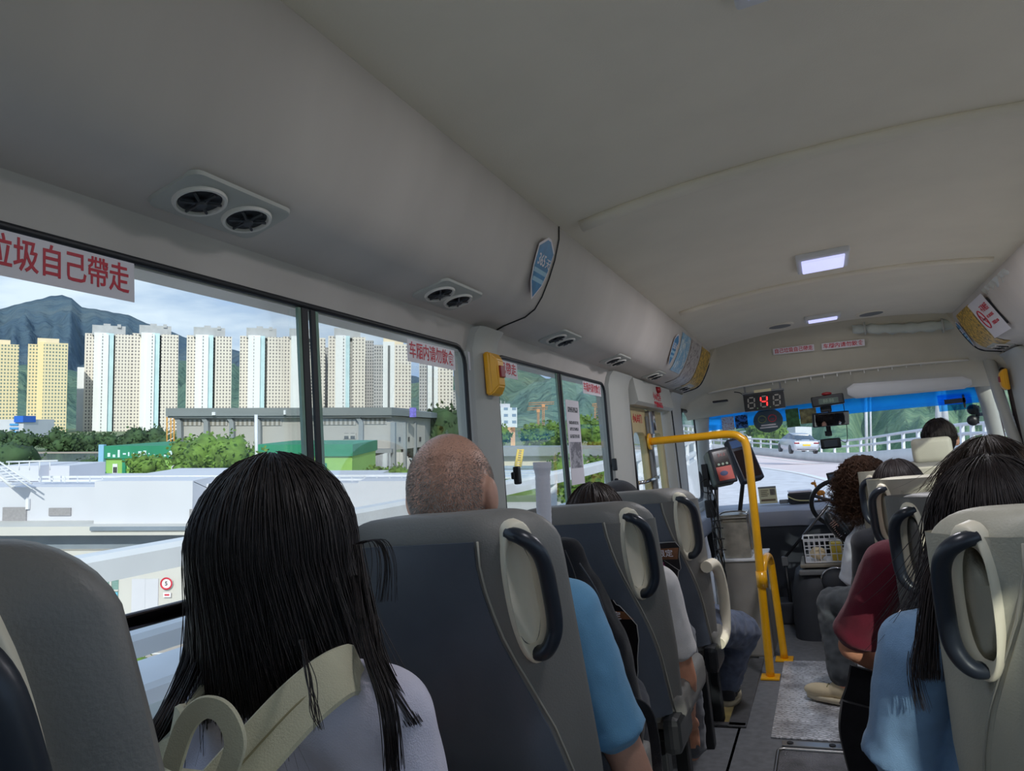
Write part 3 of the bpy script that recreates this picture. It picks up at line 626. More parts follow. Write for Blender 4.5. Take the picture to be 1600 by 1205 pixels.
# crumpled clear pocket
bm = nb(); pa, _, u_, n_ = duct_frame(1, 3.6, 3.4); pb = duct_frame(1, 3.6, 9.4)[0]; rows = []
for i in range(15):
    f = i / 14; p = pa.lerp(pb, f); nn = V((-.9, 0, -.42)).normalized(); rows.append([p + nn * (.012 + .014 * noise.noise(V((i * .7, j * .8, 3)))) + V((0, .16 + (-.30 + .60 * j / 18) * .82, 0)) for j in range(19)])
rows2 = [[q + V((-.0008, 0, -.0004)) for q in r][::-1] for r in rows]
add_loft(bm, rows, closed=False, caps=False)
pm = bpy.data.materials.new('clear_film'); pm.use_nodes = True; t_ = pm.node_tree; b_ = t_.nodes['Principled BSDF']; b_.inputs['Base Color'].default_value = (.86, .9, .88, 1); b_.inputs['Roughness'].default_value = .12; b_.inputs['Alpha'].default_value = .55; b_.inputs['Specular IOR Level'].default_value = 1
tag(obj('plastic_pocket', bm, pm), 'crumpled clear plastic pocket taped on the right duct', 'plastic pocket')
# strip stickers on the glass and header
def strip(u0, v0, u1, v1, h, s_, lb, ax=0, val=-.972, fs=None, nch=None, xd=(0, 1, 0), grp='red lettered notices on the windows'):
    a, b = at(u0, v0, ax, val), at(u1, v1, ax, val); L_ = (b - a).length; xdv = (b - a).normalized() if ax == 1 else V(xd); upv = V((0.024, 0, 1)) if ax == 0 else V((0, -.35, .93))
    M = facing((a + b) / 2 + (V((.004, 0, 0)) if ax == 0 else V((0, -.004, 0))), xdv, upv); o = sheet('strip_sticker', M, paper, L_, h, lb, 'sticker', grp)
    n_ = nch or len(s_); text('lettering', s_, h * .78, redink, o, (0, 0, .0014), (L_ * .94) / (n_ * h * .78) * 1.0)
    return o
strip(-140, 366, 206, 442, .057, '自己垃圾自己帶走', 'white strip with red lettering at the top left of the nearest window')
strip(634, 548, 708, 563, .054, '车厢内请勿飲食', 'white strip with red lettering at the front top corner of first window')
strip(730, 566, 806, 580, .052, '自己垃圾自己帶走', 'white strip half hidden behind the yellow buzzer on second window')
strip(909, 605, 937, 611, .052, '车厢内请勿飲食', 'small white strip with red lettering at front top of second window')
def hstrip(u0, v0, u1, v1, s_, lb):
    a, b = at(u0, v0, 1, 4.972), at(u1, v1, 1, 4.972); xd = (b - a).normalized(); M = facing((a + b) / 2, xd, (0, -.5, .86)); L_ = (b - a).length
    o = sheet('strip_sticker', M, paper, L_, .045, lb, 'sticker', 'red lettered notices on the header'); text('lettering', s_, .035, redink, o, (0, 0, .0014), L_ * .94 / (len(s_) * .035)); return o
hstrip(1208, 550, 1272, 543, '自己垃圾自己帶走', 'white header strip with red lettering, left one')
hstrip(1284, 542, 1351, 535, '车厢内请勿飲食', 'white header strip with red lettering, right one')
M = facing(at(897, 691, 0, -.975) + V((.004, 0, 0)), (0, 1, 0), (.024, 0, 1)); ntc = sheet('window_notice', M, paper, .155, .325, 'tall white printed notice taped on the second window', 'notice')
for (yy, hh_, ww_, nm) in ((.125, .020, .12, 'title'), (.075, .012, .11, 'line'), (.05, .012, .10, 'line'), (.022, .014, .11, 'line')):
    bm = nb(); add_box(bm, (0, yy, .0014), (ww_, hh_, .0005)); obj('printed_' + nm, bm, printmat('ink_rows', (226, 222, 226), (70, 68, 74), 120, 90, .46), ntc)
bm = nb(); add_box(bm, (0, -.05, .0014), (.13, .10, .0005)); obj('printed_map', bm, printmat('ink_map', (176, 174, 182), (120, 118, 126), 14, 22, .48), ntc)
for u0, y_, lb, s in ((771, 585, 'yellow buzzer box with red button on the left pillar', -1),):
    p = at(u0, y_, 0, -.94); t = empty('stop_buzzer', p, lb, 'buzzer', 'yellow stop buzzers')
def buzzer(p, s, lb):
    t = empty('stop_buzzer', p, lb, 'buzzer', 'yellow stop buzzers'); x, y, z = p; bm = nb()
    add_loft(bm, [[(x + s * .012, y + a * .036, z + b * .062) for a, b in ((-1, -1), (1, -1), (1, 1), (-1, 1))], [(x - s * .006, y + a * .036, z + b * .062) for a, b in ((-1, -1), (1, -1), (1, 1), (-1, 1))], [(x - s * .026, y + a * .022, z + b * .038) for a, b in ((-1, -1), (1, -1), (1, 1), (-1, 1))]], smooth=False)
    bmesh.ops.bevel(bm, geom=bm.edges[:], offset=.004, segments=2, affect='EDGES'); obj('case', bm, yellow, t)
    bm = nb(); add_box(bm, (x - s * .028, y, z + .004), (.008, .03, .034), bev=.003); obj('red_button', bm, mat('red_plastic', (150, 26, 34), .35), t)
bpy.data.objects.remove(t)
buzzer(at(771, 585, 0, -.937), -1, 'yellow buzzer box with red button on the left pillar')
# ================================================================ CAB AND FARE GEAR
def tube_obj(name, pts, r, m, parent=None, k=6, seg=12):
    bm = nb(); add_tube(bm, smooth_path(pts, k) if k else pts, r, seg); return obj(name, bm, m, parent)
t = empty('grab_rail', (-.49, 3.81, 0), 'bent yellow grab rail running from the door pillar down to the floor', 'grab rail')
tube_obj('rail_tube', [(-.965, 3.80, 1.238), (-.7, 3.805, 1.236), (-.55, 3.81, 1.234), (-.487, 3.81, 1.21), (-.462, 3.81, 1.14), (-.468, 3.81, .8), (-.482, 3.81, .4), (-.495, 3.81, .01)], .0205, yellow, t, 8)
for p0, n_ in (((-.962, 3.80, 1.238), (1, 0, 0)), ((-.495, 3.81, .003), (0, 0, 1))):
    bm = nb(); add_cyl(bm, V(p0) - V(n_) * .004, V(p0) + V(n_) * .006, .045, seg=24) if n_[0] else add_box(bm, (p0[0], p0[1], .006), (.09, .09, .010), bev=.003); obj('flange', bm, yellow, t)
t = empty('hand_post', (-.444, 4.13, 0), 'short yellow hand post with curved top clamped to the grab rail', 'hand post')
tube_obj('post_tube', [(-.475, 3.83, .49), (-.462, 3.95, .555), (-.452, 4.05, .565), (-.447, 4.115, .53), (-.446, 4.13, .45), (-.444, 4.13, .01)], .0195, yellow, t, 8)
bm = nb(); add_cyl(bm, (-.476, 3.812, .445), (-.474, 3.812, .525), .027, seg=20); obj('clamp', bm, yellow, t)
bm = nb(); add_box(bm, (-.444, 4.13, .006), (.09, .09, .010), bev=.003); obj('flange', bm, yellow, t)
# console and farebox
consm = mat('console_grey', (150, 146, 140), .55, var=.14, scale=5, bump=.08)
t = empty('fare_console', (-.63, 4.38, 0), 'grey console cabinet standing under the farebox', 'console')
bm = nb(); add_box(bm, (-.635, 4.38, .262), (.27, .40, .524), bev=.012); obj('cabinet', bm, consm, t)
bm = nb(); add_box(bm, (-.625, 4.38, .528), (.29, .42, .012), bev=.004); obj('ledge', bm, whitep, t)
fbm = mat('scratched_steel', (188, 182, 168), .38, .75, var=.3, scale=14, bump=.1)
t = empty('farebox', (-.63, 4.32, .535), 'scratched stainless farebox on the grey console', 'farebox')
bm = nb(); add_prism(bm, [(-.70, 4.22, .536), (-.70, 4.22, .735), (-.70, 4.27, .735), (-.70, 4.27, .775), (-.70, 4.42, .79), (-.70, 4.42, .536)], (.145, 0, 0)); obj('box', bm, fbm, t)
bm = nb(); add_box(bm, (-.628, 4.238, .757), (.15, .035, .006), rot=Matrix.Rotation(R(-20), 3, 'X')); add_box(bm, (-.701, 4.25, .755), (.004, .06, .045)); add_box(bm, (-.554, 4.25, .755), (.004, .06, .045)); obj('coin_hood', bm, steel, t)
tube_obj('wire_guard', [(-.706, 4.24, .56), (-.708, 4.24, .74), (-.690, 4.24, .792), (-.56, 4.24, .792), (-.548, 4.24, .74), (-.548, 4.24, .56)], .004, chrome, t, 5, 8)
# card readers on a stand
def slab(bm, c, s, rot, bev=.01): add_box(bm, c, s, rot, bev=bev, seg=3)
t = empty('reader_stand', (-.72, 4.14, .53), 'thin steel stand wrapped with black cables beside the farebox', 'stand')
tube_obj('stand_pole', [(-.715, 4.14, .20), (-.71, 4.14, .7), (-.68, 4.14, 1.02)], .012, steel, t, 4)
bm = nb(); slab(bm, (-.735, 4.13, .83), (.05, .05, .10), None); obj('black_adapter', bm, blackp, t)
bm = nb(); slab(bm, (-.735, 4.12, 1.02), (.035, .04, .13), None, .006); slab(bm, (-.70, 4.12, .95), (.05, .03, .03), None, .005); obj('cable_clamp', bm, blackp, t)
for k in range(6):
    a = k * 1.1; pts = [(-.715 + .022 * math.cos(a + q * .9), 4.12 + .018 * math.sin(a + q * .9), .98 - q * .075) for q in range(9)]; tube_obj('cable', pts, .0032, blackp, t, 4, 6)
for z in (.60, .66, .72, .76): tube_obj('cable_tie', [(-.735, 4.10, z), (-.70, 4.095, z + .005), (-.672, 4.10, z)], .0035, blackp, t, 3, 6)
tube_obj('cable_loop', [(-.71, 4.1, .92), (-.755, 4.1, .93), (-.765, 4.1, .98), (-.73, 4.1, 1.0)], .003, blackp, t, 5, 6)
rot = Matrix.Rotation(R(20), 3, 'Z') @ Matrix.Rotation(R(-14), 3, 'X') @ Matrix.Rotation(R(-6), 3, 'Y'); c = V((-.635, 4.10, 1.063))
t = empty('card_reader', c, 'grey green card reader with red and black face beside the yellow rail', 'card reader')
bm = nb(); slab(bm, c + rot @ V((-.01, .035, 0)), (.125, .10, .20), rot, .02); obj('case', bm, mat('reader_case', (108, 120, 116), .45), t, sm=True)
bm = nb(); slab(bm, c + rot @ V((0, -.018, 0)), (.115, .02, .205), rot, .012); obj('front_bezel', bm, darkp, t, sm=True)
bm = nb(); add_box(bm, c + rot @ V((0, -.029, .04)), (.082, .003, .09), rot); obj('screen', bm, mat('dark_screen', (34, 20, 24), .12), t)
bm = nb(); add_box(bm, c + rot @ V((0, -.029, -.045)), (.086, .003, .078), rot); rl = obj('red_label', bm, mat('reader_red', (226, 92, 78), .4, var=.03), t)
bm = nb(); add_ell(bm, c + rot @ V((-.008, -.031, -.045)), (.022, .001, .014), rot); obj('blue_mark', bm, mat('mark_blue', (92, 104, 150), .5), t)
q = text('screen_text', '$4.8', .026, mat('led_dim_red', (150, 60, 60), .4), t, (0, 0, 0)); q.matrix_basis = Matrix.Translation(c + rot @ V((.005, -.031, .06))) @ rot.to_4x4() @ Matrix.Rotation(PI / 2, 4, 'X')
for k in (-1, 0, 1):
    bm = nb(); add_cyl(bm, c + rot @ V((k * .023, -.029, .008)), c + rot @ V((k * .023, -.033, .008)), .007, seg=12); obj('button', bm, mat('button_pale', (168, 190, 164), .4), t)
rot2 = Matrix.Rotation(R(26), 3, 'Z') @ Matrix.Rotation(R(-18), 3, 'X') @ Matrix.Rotation(R(-9), 3, 'Y'); c = V((-.535, 4.30, 1.085))
t = empty('card_reader', c, 'dark blue black reader behind the grey green one', 'card reader')
bm = nb(); slab(bm, c, (.13, .07, .27), rot2, .01); obj('case', bm, mat('navy_plastic', (36, 44, 62), .35), t, sm=True)
bm = nb(); add_box(bm, c + rot2 @ V((0, -.036, -.03)), (.105, .004, .17), rot2); obj('screen', bm, MC['dark_screen'], t)
bm = nb(); add_box(bm, c + rot2 @ V((0, -.036, .095)), (.11, .004, .045), rot2); obj('blue_strip', bm, mat('reader_blue', (58, 96, 150), .4), t)
bm = nb(); add_cyl(bm, (-.60, 4.36, .79), (-.55, 4.32, .99), .012); obj('stalk', bm, blackp, t)
# dashboard
dashtop = mat('dash_top', (150, 154, 168), .5, var=.04, bump=.1, bscale=300)
dashd = mat('dash_dark', (58, 62, 70), .55, var=.1, bump=.1, bscale=300)
t = empty('dashboard', (0, 5.4, 0), 'wide dashboard with pale top and charcoal face under the windscreen', 'dashboard')
bm = nb(); rg = []
for i in range(25):
    x = -.97 + 1.94 * i / 24; f = 5.13 - .06 * math.exp(-((x - .35) / .35) ** 2) + (.05 if x < -.3 else 0); yb = 5.80 - .08 * x * x
    rg.append([(x, f + .02, .60), (x, f, .66), (x, f + .01, .70), (x, f + .05, .722), (x, f + .3, .728), (x, yb + .02, .722), (x, yb + .02, .60)])
add_loft(bm, rg); obj('top', bm, dashtop, t, sm=True)
bm = nb(); rg = []
for i in range(25):
    x = -.95 + 1.90 * i / 24; f = 5.15 - .04 * math.exp(-((x - .35) / .35) ** 2) + (.05 if x < -.3 else 0)
    rg.append([(x, f + .10, .02), (x, f + .10, .42), (x, f + .03, .52), (x, f + .015, .60), (x, f + .02, .655), (x, f + .30, .655), (x, f + .30, .02)])
add_loft(bm, rg); obj('face', bm, dashd, t, sm=True)
bm = nb(); add_box(bm, (-.70, 5.205, .628), (.16, .012, .028), bev=.003)
for k in range(5): add_box(bm, (-.76 + k * .03, 5.198, .628), (.004, .01, .026))
obj('air_slot', bm, seal, t)
bm = nb(); add_box(bm, (-.93, 4.95, .66), (.10, .55, .14), bev=.03, seg=3); obj('side_pod', bm, dashtop, t, sm=True)
# engine cover with lid, ledge
HX, HY = at(1232, 920, 1, 4.52).x, 4.52; LZ = at(1285, 880, 1, 4.60).z
t = empty('engine_cover', (-.1, 4.75, 0), 'dark moulded engine cover beside the driver with pale lid', 'engine cover')
bm = nb(); rg = []
for z, g, in ((0, 0), (.10, .0), (LZ - .16, .015), (LZ - .06, .04), (LZ - .02, .09)):
    pts = []
    for cx, cy, a0 in ((.14, 4.86, 0), (HX + .1, 4.86, 90), (HX + .1, HY + .1, 180), (.14, HY + .1, 270)):
        for k in range(5): a = R(a0 + 22.5 * k); pts.append((cx + (.10 * math.cos(a) - g * (1 if cx > 0 else -1)), cy + .10 * math.sin(a) - g * (1 if cy > 4.7 else -1), z))
    rg.append(pts)
add_loft(bm, rg); obj('hump', bm, dashd, t, sm=True)
bm = nb(); slab(bm, ((HX + .30) / 2, 4.745, LZ - .011), (.24 - HX - .10, .37, .020), None, .008); obj('lid', bm, mat('worn_lid', (146, 138, 124), .6, var=.15), t)
bm = nb(); slab(bm, (HX + .20, 4.555, LZ - .045), (.26, .05, .03), None, .01); obj('latch', bm, greyp, t)
bm = nb(); slab(bm, (-.48, 5.02, .07), (.22, .20, .14), None, .02); tag(obj('cab_step', bm, dashd), 'low dark step ahead of the tread plate under the dashboard', 'step')
BA, BB = at(1258, 876, 1, 4.60), at(1324, 840, 1, 4.60)
t = empty('basket', (BA.x + .14, 4.7, LZ), 'white plastic grid basket with bits and pieces on the engine cover', 'basket')
bm = nb(); x0, x1, y0, y1, z0, z1 = BA.x, BA.x + .30, 4.60, 4.82, LZ + .002, BB.z
def basket_side(bm, a, b):
    a, b = V(a), V(b); n = max(3, int((b - a).length / .028))
    for k in range(n + 1):
        p = a.lerp(b, k / n); add_box(bm, (p.x, p.y, (z0 + z1) / 2), (.005, .005, z1 - z0))
    for z in (z0 + .003, z0 + .05, z0 + .10, z1 - .004):
        m_ = (a + b) / 2; add_box(bm, (m_.x, m_.y, z), (abs(b.x - a.x) + .006, abs(b.y - a.y) + .006, .005 if z < z1 - .01 else .010))
for a, b in (((x0, y0, 0), (x1, y0, 0)), ((x0, y1, 0), (x1, y1, 0)), ((x0, y0, 0), (x0, y1, 0)), ((x1, y0, 0), (x1, y1, 0))): basket_side(bm, a, b)
add_box(bm, ((x0 + x1) / 2, (y0 + y1) / 2, z0 + .002), (x1 - x0, y1 - y0, .004)); obj('grid', bm, whitep, t)
def lump(name, c, r, m, lb, cat, seed=0, group=None):
    bm = nb(); g = bmesh.ops.create_icosphere(bm, subdivisions=3, radius=1)['verts']
    for v in g:
        k = 1 + .22 * noise.noise(v.co * 1.6 + V((seed, 0, 0))); v.co = V((v.co.x * r[0] * k, v.co.y * r[1] * k, v.co.z * r[2] * k)) + V(c)
    return tag(obj(name, bm, m, sm=True), lb, cat, group)
lump('crumpled_tissue', (x0 + .075, y0 + .08, z0 + .046), (.045, .05, .038), mat('tissue', (224, 204, 166), .85, var=.1), 'crumpled cream tissue lying in the white basket', 'tissue', 2)
bm = nb(); add_cyl(bm, (x0 + .18, y0 + .06, z0 + .006), (x0 + .18, y0 + .06, z0 + .11), .034, .036); yb_ = obj('yellow_tub', bm, mat('yellow_label', (226, 196, 70), .5)); tag(yb_, 'yellow round tub standing in the white basket', 'tub')
bm = nb(); slab(bm, (x0 + .25, y0 + .08, z0 + .058), (.05, .06, .10), None, .004); tag(obj('paper_carton', bm, whitep), 'small white carton at the right end of the white basket', 'carton')
# folding arm, vented shell, dome
A = at(1226, 872, 1, 4.95); t = empty('folding_tray_arm', (A.x, 4.95, 0), 'long slanting metal tray arm rising above the basket', 'arm')
A, Bp, Cp = at(1226, 872, 1, 4.95), at(1294, 790, 1, 4.80), at(1322, 797, 1, 4.72)
tube_obj('long_bar', [A, Bp], .009, mat('dull_steel', (112, 112, 116), .3, .9, var=.15), t, 0); tube_obj('top_bar', [Bp, Cp], .010, chrome, t, 0)
bm = nb(); slab(bm, (A.x, A.y, A.z - .02), (.04, .03, .06), None, .006); obj('hinge', bm, greyp, t)
bm = nb(); add_tube(bm, [(A.x, A.y, A.z - .03), (A.x, A.y, .02)], .012, 8); obj('support', bm, blackp, t)
c = at(1309, 824, 1, 4.50); t = empty('vented_shell', c, 'black vented plastic fan housing above the white basket', 'fan')
rot = Matrix.Rotation(R(-32), 3, 'Y'); bm = nb(); add_ell(bm, c, (.045, .06, .105), rot); obj('housing', bm, blackp, t)
for k in range(9):
    bm = nb(); add_box(bm, c + rot @ V((-.004, -.058 + .001 * k, .045 - k * .011)), (.036, .006, .004), rot); obj('vent_slot', bm, chrome, t)
bm = nb(); add_tube(bm, [c + V((.03, .03, -.05)), c + V((.06, -.01, -.12)), (c.x + .07, 4.50, 0.01)], .010, 8); obj('stem', bm, blackp, t)
bm = nb(); DC = at(1309, 908, 1, 4.46); add_ell(bm, DC, (.085, .05, .075)); add_tube(bm, [DC, (DC.x, DC.y, .01)], .02, 8); dm = obj('dark_dome', bm, darkp); tag(dm, 'dark rounded cover with bright rim below the pale lid', 'cover')
bm = nb(); add_tube(bm, [(DC.x + .087 * math.cos(R(a)), 4.445, DC.z + .077 * math.sin(R(a))) for a in range(20, 171, 10)], .005, 8); obj('bright_rim', bm, chrome, dm)
# steering wheel
wc = at(1314, 787, 1, 4.84); t = empty('steering_wheel', wc, 'black steering wheel partly behind the curly-haired passenger', 'steering wheel')
rot = Matrix.Rotation(R(28), 3, 'X')
bm = nb(); add_tube(bm, [wc + rot @ V((.17 * math.cos(2 * PI * k / 40), 0, .17 * math.sin(2 * PI * k / 40))) for k in range(41)], .014, 10, caps=False); obj('rim', bm, blackp, t)
for a in (25, 155, 270):
    bm = nb(); add_tube(bm, [wc, wc + rot @ V((.165 * math.cos(R(a)), 0, .165 * math.sin(R(a))))], .011, 8); obj('spoke', bm, darkp, t)
bm = nb(); add_ell(bm, wc, (.05, .03, .05), rot); add_tube(bm, [wc, wc + V((0, .17, -.07))], .03, 10); obj('hub', bm, darkp, t)
# things on the dashboard
c = at(1199, 769, 1, 5.50); c.z = .735; t = empty('driver_card', c, 'cream driver identity card with photograph standing on dashboard', 'card')
bm = nb(); add_box(bm, (c.x, c.y, c.z + .062), (.125, .006, .125), bev=.002); obj('card', bm, mat('cream_card', (214, 204, 164), .45, var=.05), t)
bm = nb(); add_box(bm, (c.x, c.y - .002, c.z + .118), (.125, .008, .012)); obj('clip_edge', bm, greyp, t)
bm = nb(); add_box(bm, (c.x + .036, c.y - .0045, c.z + .082), (.036, .002, .044)); obj('photograph', bm, mat('photo_grey', (120, 108, 98), .4, var=.4, scale=60), t)
bm = nb()
for k in range(4): add_box(bm, (c.x - .02 - .004 * (k % 2), c.y - .0045, c.z + .096 - k * .013), (.055 - .008 * (k % 2), .002, .004))
add_box(bm, (c.x, c.y - .0045, c.z + .025), (.10, .002, .014)); obj('printed_lines', bm, mat('brown_print', (112, 92, 70), .5), t)
c = at(1251, 780, 1, 5.45); c.z = .735; t = empty('document_box', c, 'black box with white papers on top lying on dashboard', 'box')
bm = nb(); slab(bm, (c.x, c.y, c.z + .035), (.16, .16, .07), None, .008); obj('tray', bm, blackp, t)
bm = nb(); add_box(bm, (c.x, c.y, c.z + .078), (.155, .15, .012), rot=Matrix.Rotation(R(6), 3, 'Z')); obj('papers', bm, paper, t)
tube_obj('cord', [(c.x - .08, c.y - .083, c.z + .05), (c.x - .02, c.y - .09, c.z + .02), (c.x + .08, c.y - .084, c.z + .012)], .004, mat('cream_cord', (214, 206, 150), .5), t, 5, 6)
c = at(1225, 785, 1, 5.42); bm = nb(); slab(bm, (c.x, c.y, .748), (.06, .05, .028), None, .006); tag(obj('charger_plug', bm, greyp), 'small grey charger block between the card and the black box', 'charger')
c = at(1280, 755, 1, 5.45); c.z = .735; t = empty('toy_giraffe', c, 'small orange giraffe toy standing on the dashboard', 'toy')
orm = mat('toy_orange', (216, 138, 44), .6, var=.4, scale=60)
bm = nb(); add_ell(bm, (c.x, c.y, c.z + .055), (.03, .02, .02)); cap(bm, (c.x - .012, c.y, c.z + .06), (c.x - .03, c.y, c.z + .12), .010, .008); add_ell(bm, (c.x - .038, c.y, c.z + .125), (.018, .010, .011)); add_ell(bm, (c.x - .028, c.y - .004, c.z + .14), (.004, .004, .008)); obj('body', bm, orm, t, sm=True)
for a, b in ((-.018, -.01), (-.018, .01), (.018, -.01), (.018, .01)):
    bm = nb(); cap(bm, (c.x + a, c.y + b, c.z + .045), (c.x + a, c.y + b, c.z + .007), .006, .006); obj('leg', bm, orm, t)
bm = nb(); slab(bm, (c.x, c.y + .01, c.z - .001), (.10, .06, .012), None, .003); obj('base', bm, blackp, t)
c = at(1304, 747, 1, 5.3); t = empty('phone_holder', (c.x, c.y, .73), 'dark phone in a holder above the steering wheel', 'phone')
bm = nb(); slab(bm, c, (.09, .012, .085), Matrix.Rotation(R(-8), 3, 'Y'), .006); obj('phone', bm, blackp, t)
bm = nb(); add_box(bm, c + V((.004, -.008, .004)), (.07, .002, .05), Matrix.Rotation(R(-8), 3, 'Y')); obj('screen', bm, mat('phone_screen', (92, 104, 120), .15), t)
tube_obj('holder_arm', [c + V((0, .01, 0)), c + V((.0, .04, -.08)), (c.x, c.y + .06, .73)], .008, blackp, t, 4, 8)
def thin(m):                                        # paper or film that lets daylight through
    t = m.node_tree; b = t.nodes['Principled BSDF']; o = t.nodes['Material Output']; tr = t.nodes.new('ShaderNodeBsdfTranslucent'); mx = t.nodes.new('ShaderNodeMixShader'); mx.inputs['Fac'].default_value = .6
    src = b.inputs['Base Color'].links[0].from_socket; t.links.new(src, tr.inputs['Color']); t.links.new(b.outputs[0], mx.inputs[1]); t.links.new(tr.outputs[0], mx.inputs[2]); t.links.new(mx.outputs[0], o.inputs['Surface']); return m
# driver's visor, mirror, displays
t = empty('sun_visor', (.48, 5.2, 1.5), 'long white padded sun visor over the driver side windscreen', 'sun visor')
bm = nb(); a, b = at(1324, 612, 1, 5.19), at(1518, 597, 1, 5.12); rg = []
for i in range(17):
    f = i / 16; p = a.lerp(b, f); h = .052 * (1 - .25 * f) * min(1, (i + .6) / 1.4, (16.6 - i) / 1.4); rg.append([p + V((0, -.012 * math.cos(2 * PI * k / 12), -h * math.sin(2 * PI * k / 12))) for k in range(12)])
add_loft(bm, rg); obj('panel', bm, whitep, t, sm=True)
def led_display():
    c = at(1194, 628, 1, 5.02); rot = Matrix.Rotation(R(-6), 3, 'X'); T = lambda x, y, z: c + rot @ V((x, y, z))
    t = empty('speed_display', c, 'black three digit display with a lit red 4 hanging from header', 'display')
    bm = nb(); slab(bm, c, (.262, .03, .112), rot, .004); obj('case', bm, blackp, t)
    bm = nb(); add_box(bm, T(0, -.004, .068), (.27, .04, .012), rot); obj('top_strip', bm, greyp, t)
    bm = nb(); add_box(bm, T(0, -.022, .074), (.11, .006, .018), rot); obj('label_strip', bm, mat('cream_card', (214, 204, 164), .45, var=.05), t)
    for x in (-.115, .115): bm = nb(); add_box(bm, T(x, .004, .095), (.012, .012, .05), rot); obj('hanger', bm, greyp, t)
    off = mat('segment_off', (168, 164, 156), .5); on = mat('segment_lit', (255, 40, 40), .4, emit=(1, .03, .03), est=1.3)
    for i, x in enumerate((-.082, 0, .082)):
        segs = {'a': (0, .036, 1), 'g': (0, 0, 1), 'd': (0, -.036, 1), 'f': (-.020, .018, 0), 'b': (.020, .018, 0), 'e': (-.020, -.018, 0), 'c': (.020, -.018, 0)}
        for kk, (sx, sz, hz) in segs.items():
            lit = i == 1 and kk in 'fgbc'
            bm = nb(); L2, W2 = .030 / 2, .009 / 2
            pts = [(-L2, 0), (-L2 + W2, W2), (L2 - W2, W2), (L2, 0), (L2 - W2, -W2), (-L2 + W2, -W2)]
            pts = [(p, q) if hz else (q, p) for p, q in pts]
            add_prism(bm, [T(x + sx + p + (sz + q) * .08, -.0165, sz + q) for p, q in pts], rot @ V((0, .002, 0))); obj('lit_segment' if lit else 'dim_segment', bm, on if lit else off, t)
        if i < 2: bm = nb(); add_box(bm, T(x + .036, -.0165, -.042), (.008, .002, .008), rot); obj('decimal_point', bm, mat('point_green', (120, 160, 110), .5), t)
    tube_obj('cable', [T(-.12, .0, .05), T(-.15, .02, .085), T(-.19, .04, .10)], .0035, blackp, t, 5, 6)
led_display()
c = at(1293, 626, 1, 5.08); t = empty('clock_display', c, 'small dark clock display above the rear-view mirror', 'display')
bm = nb(); slab(bm, c, (.20, .06, .07), Matrix.Rotation(R(-2), 3, 'Y'), .01); obj('case', bm, blackp, t)
bm = nb(); add_box(bm, c + V((.005, -.032, -.004)), (.12, .003, .038)); obj('screen', bm, mat('lcd_green', (84, 104, 92), .25), t)
q = text('digits', '88:88', .03, mat('lcd_digit', (130, 150, 132), .4), t, (0, 0, 0)); q.matrix_basis = facing(c + V((.005, -.0345, -.004)), (1, 0, 0), (0, 0, 1))
bm = nb(); add_ell(bm, c + V((0, -.005, .045)), (.032, .012, .012)); obj('red_lens', bm, MC['red_plastic'], t)
c = at(1298, 655, 1, 5.12); t = empty('rear_view_mirror', c, 'wide rear-view mirror hanging in the middle of windscreen', 'mirror')
mn = ((V((.50, 4.90, 1.13)) - c).normalized() - (c - CAM).normalized()).normalized(); mx_ = V((0, 0, 1)).cross(-mn).normalized() * -1; mr = Matrix((mx_, -mn, mx_.cross(-mn))).transposed()
bm = nb(); slab(bm, c, (.265, .022, .095), mr, .010); obj('housing', bm, blackp, t)
bm = nb(); add_box(bm, c + mn * .013, (.25, .004, .082), mr, bev=.0015); obj('mirror_glass', bm, mat('mirror', (235, 235, 235), .02, 1, var=0), t)
bm = nb(); add_tube(bm, [c + V((-.0, .01, .04)), c + V((0, .05, .085)), c + V((0, .07, .12))], .010, 8); slab(bm, c + V((-.02, .03, .075)), (.07, .03, .05), None, .008); obj('mount', bm, blackp, t)
c = at(1298, 693, 1, 5.30); t = empty('dashcam', c, 'black dashcam hanging below the rear-view mirror', 'dashcam')
bm = nb(); slab(bm, c, (.13, .05, .07), None, .012); obj('body', bm, blackp, t, sm=True)
bm = nb(); add_box(bm, c + V((0, -.026, 0)), (.085, .003, .045)); obj('screen', bm, MC['dark_screen'], t)
bm = nb(); slab(bm, c + V((-.005, .0, .07)), (.045, .03, .035), None, .005); add_box(bm, c + V((0, .02, .10)), (.03, .01, .10)); obj('bracket', bm, blackp, t)
tube_obj('cord', [c + V((.06, 0, .02)), c + V((.10, 0, .0)), c + V((.115, 0, .10)), c + V((.115, -.01, .30))], .0025, blackp, t, 5, 6)
# sheets hanging in the windscreen
def wsheet(u0, v0, u1, v1, m, lb, cat='windscreen sheet', rot=0, name='windscreen_sheet'):
    c = at((u0 + u1) / 2, (v0 + v1) / 2, 1, 5.29); k = (c - CAM).length / F0 * .93; return sheet(name, facing(c, (1, 0, 0), (0, .3, 1)), m, (u1 - u0) * k, (v1 - v0) * k, lb, cat, 'papers stuck inside the windscreen')
wsheet(1128, 651, 1147, 673, thin(printmat('permit_print', (226, 226, 222), (190, 120, 120), 60, 110, .55)), 'white permit paper in the upper left of windscreen', 'paper')
wsheet(1149, 648, 1168, 670, thin(printmat('blue_photo', (110, 166, 216), (40, 60, 80), 22, 30, .5)), 'blue picture card right of the white permit', 'card')
wsheet(1229, 638, 1248, 668, thin(mat('green_photo', (92, 142, 100), .5, var=.5, scale=30)), 'green picture card left of the mirror', 'card')
wsheet(1251, 638, 1275, 662, thin(mat('brown_photo', (170, 160, 120), .5, var=.5, scale=30)), 'brown and green picture card next to the mirror', 'card')
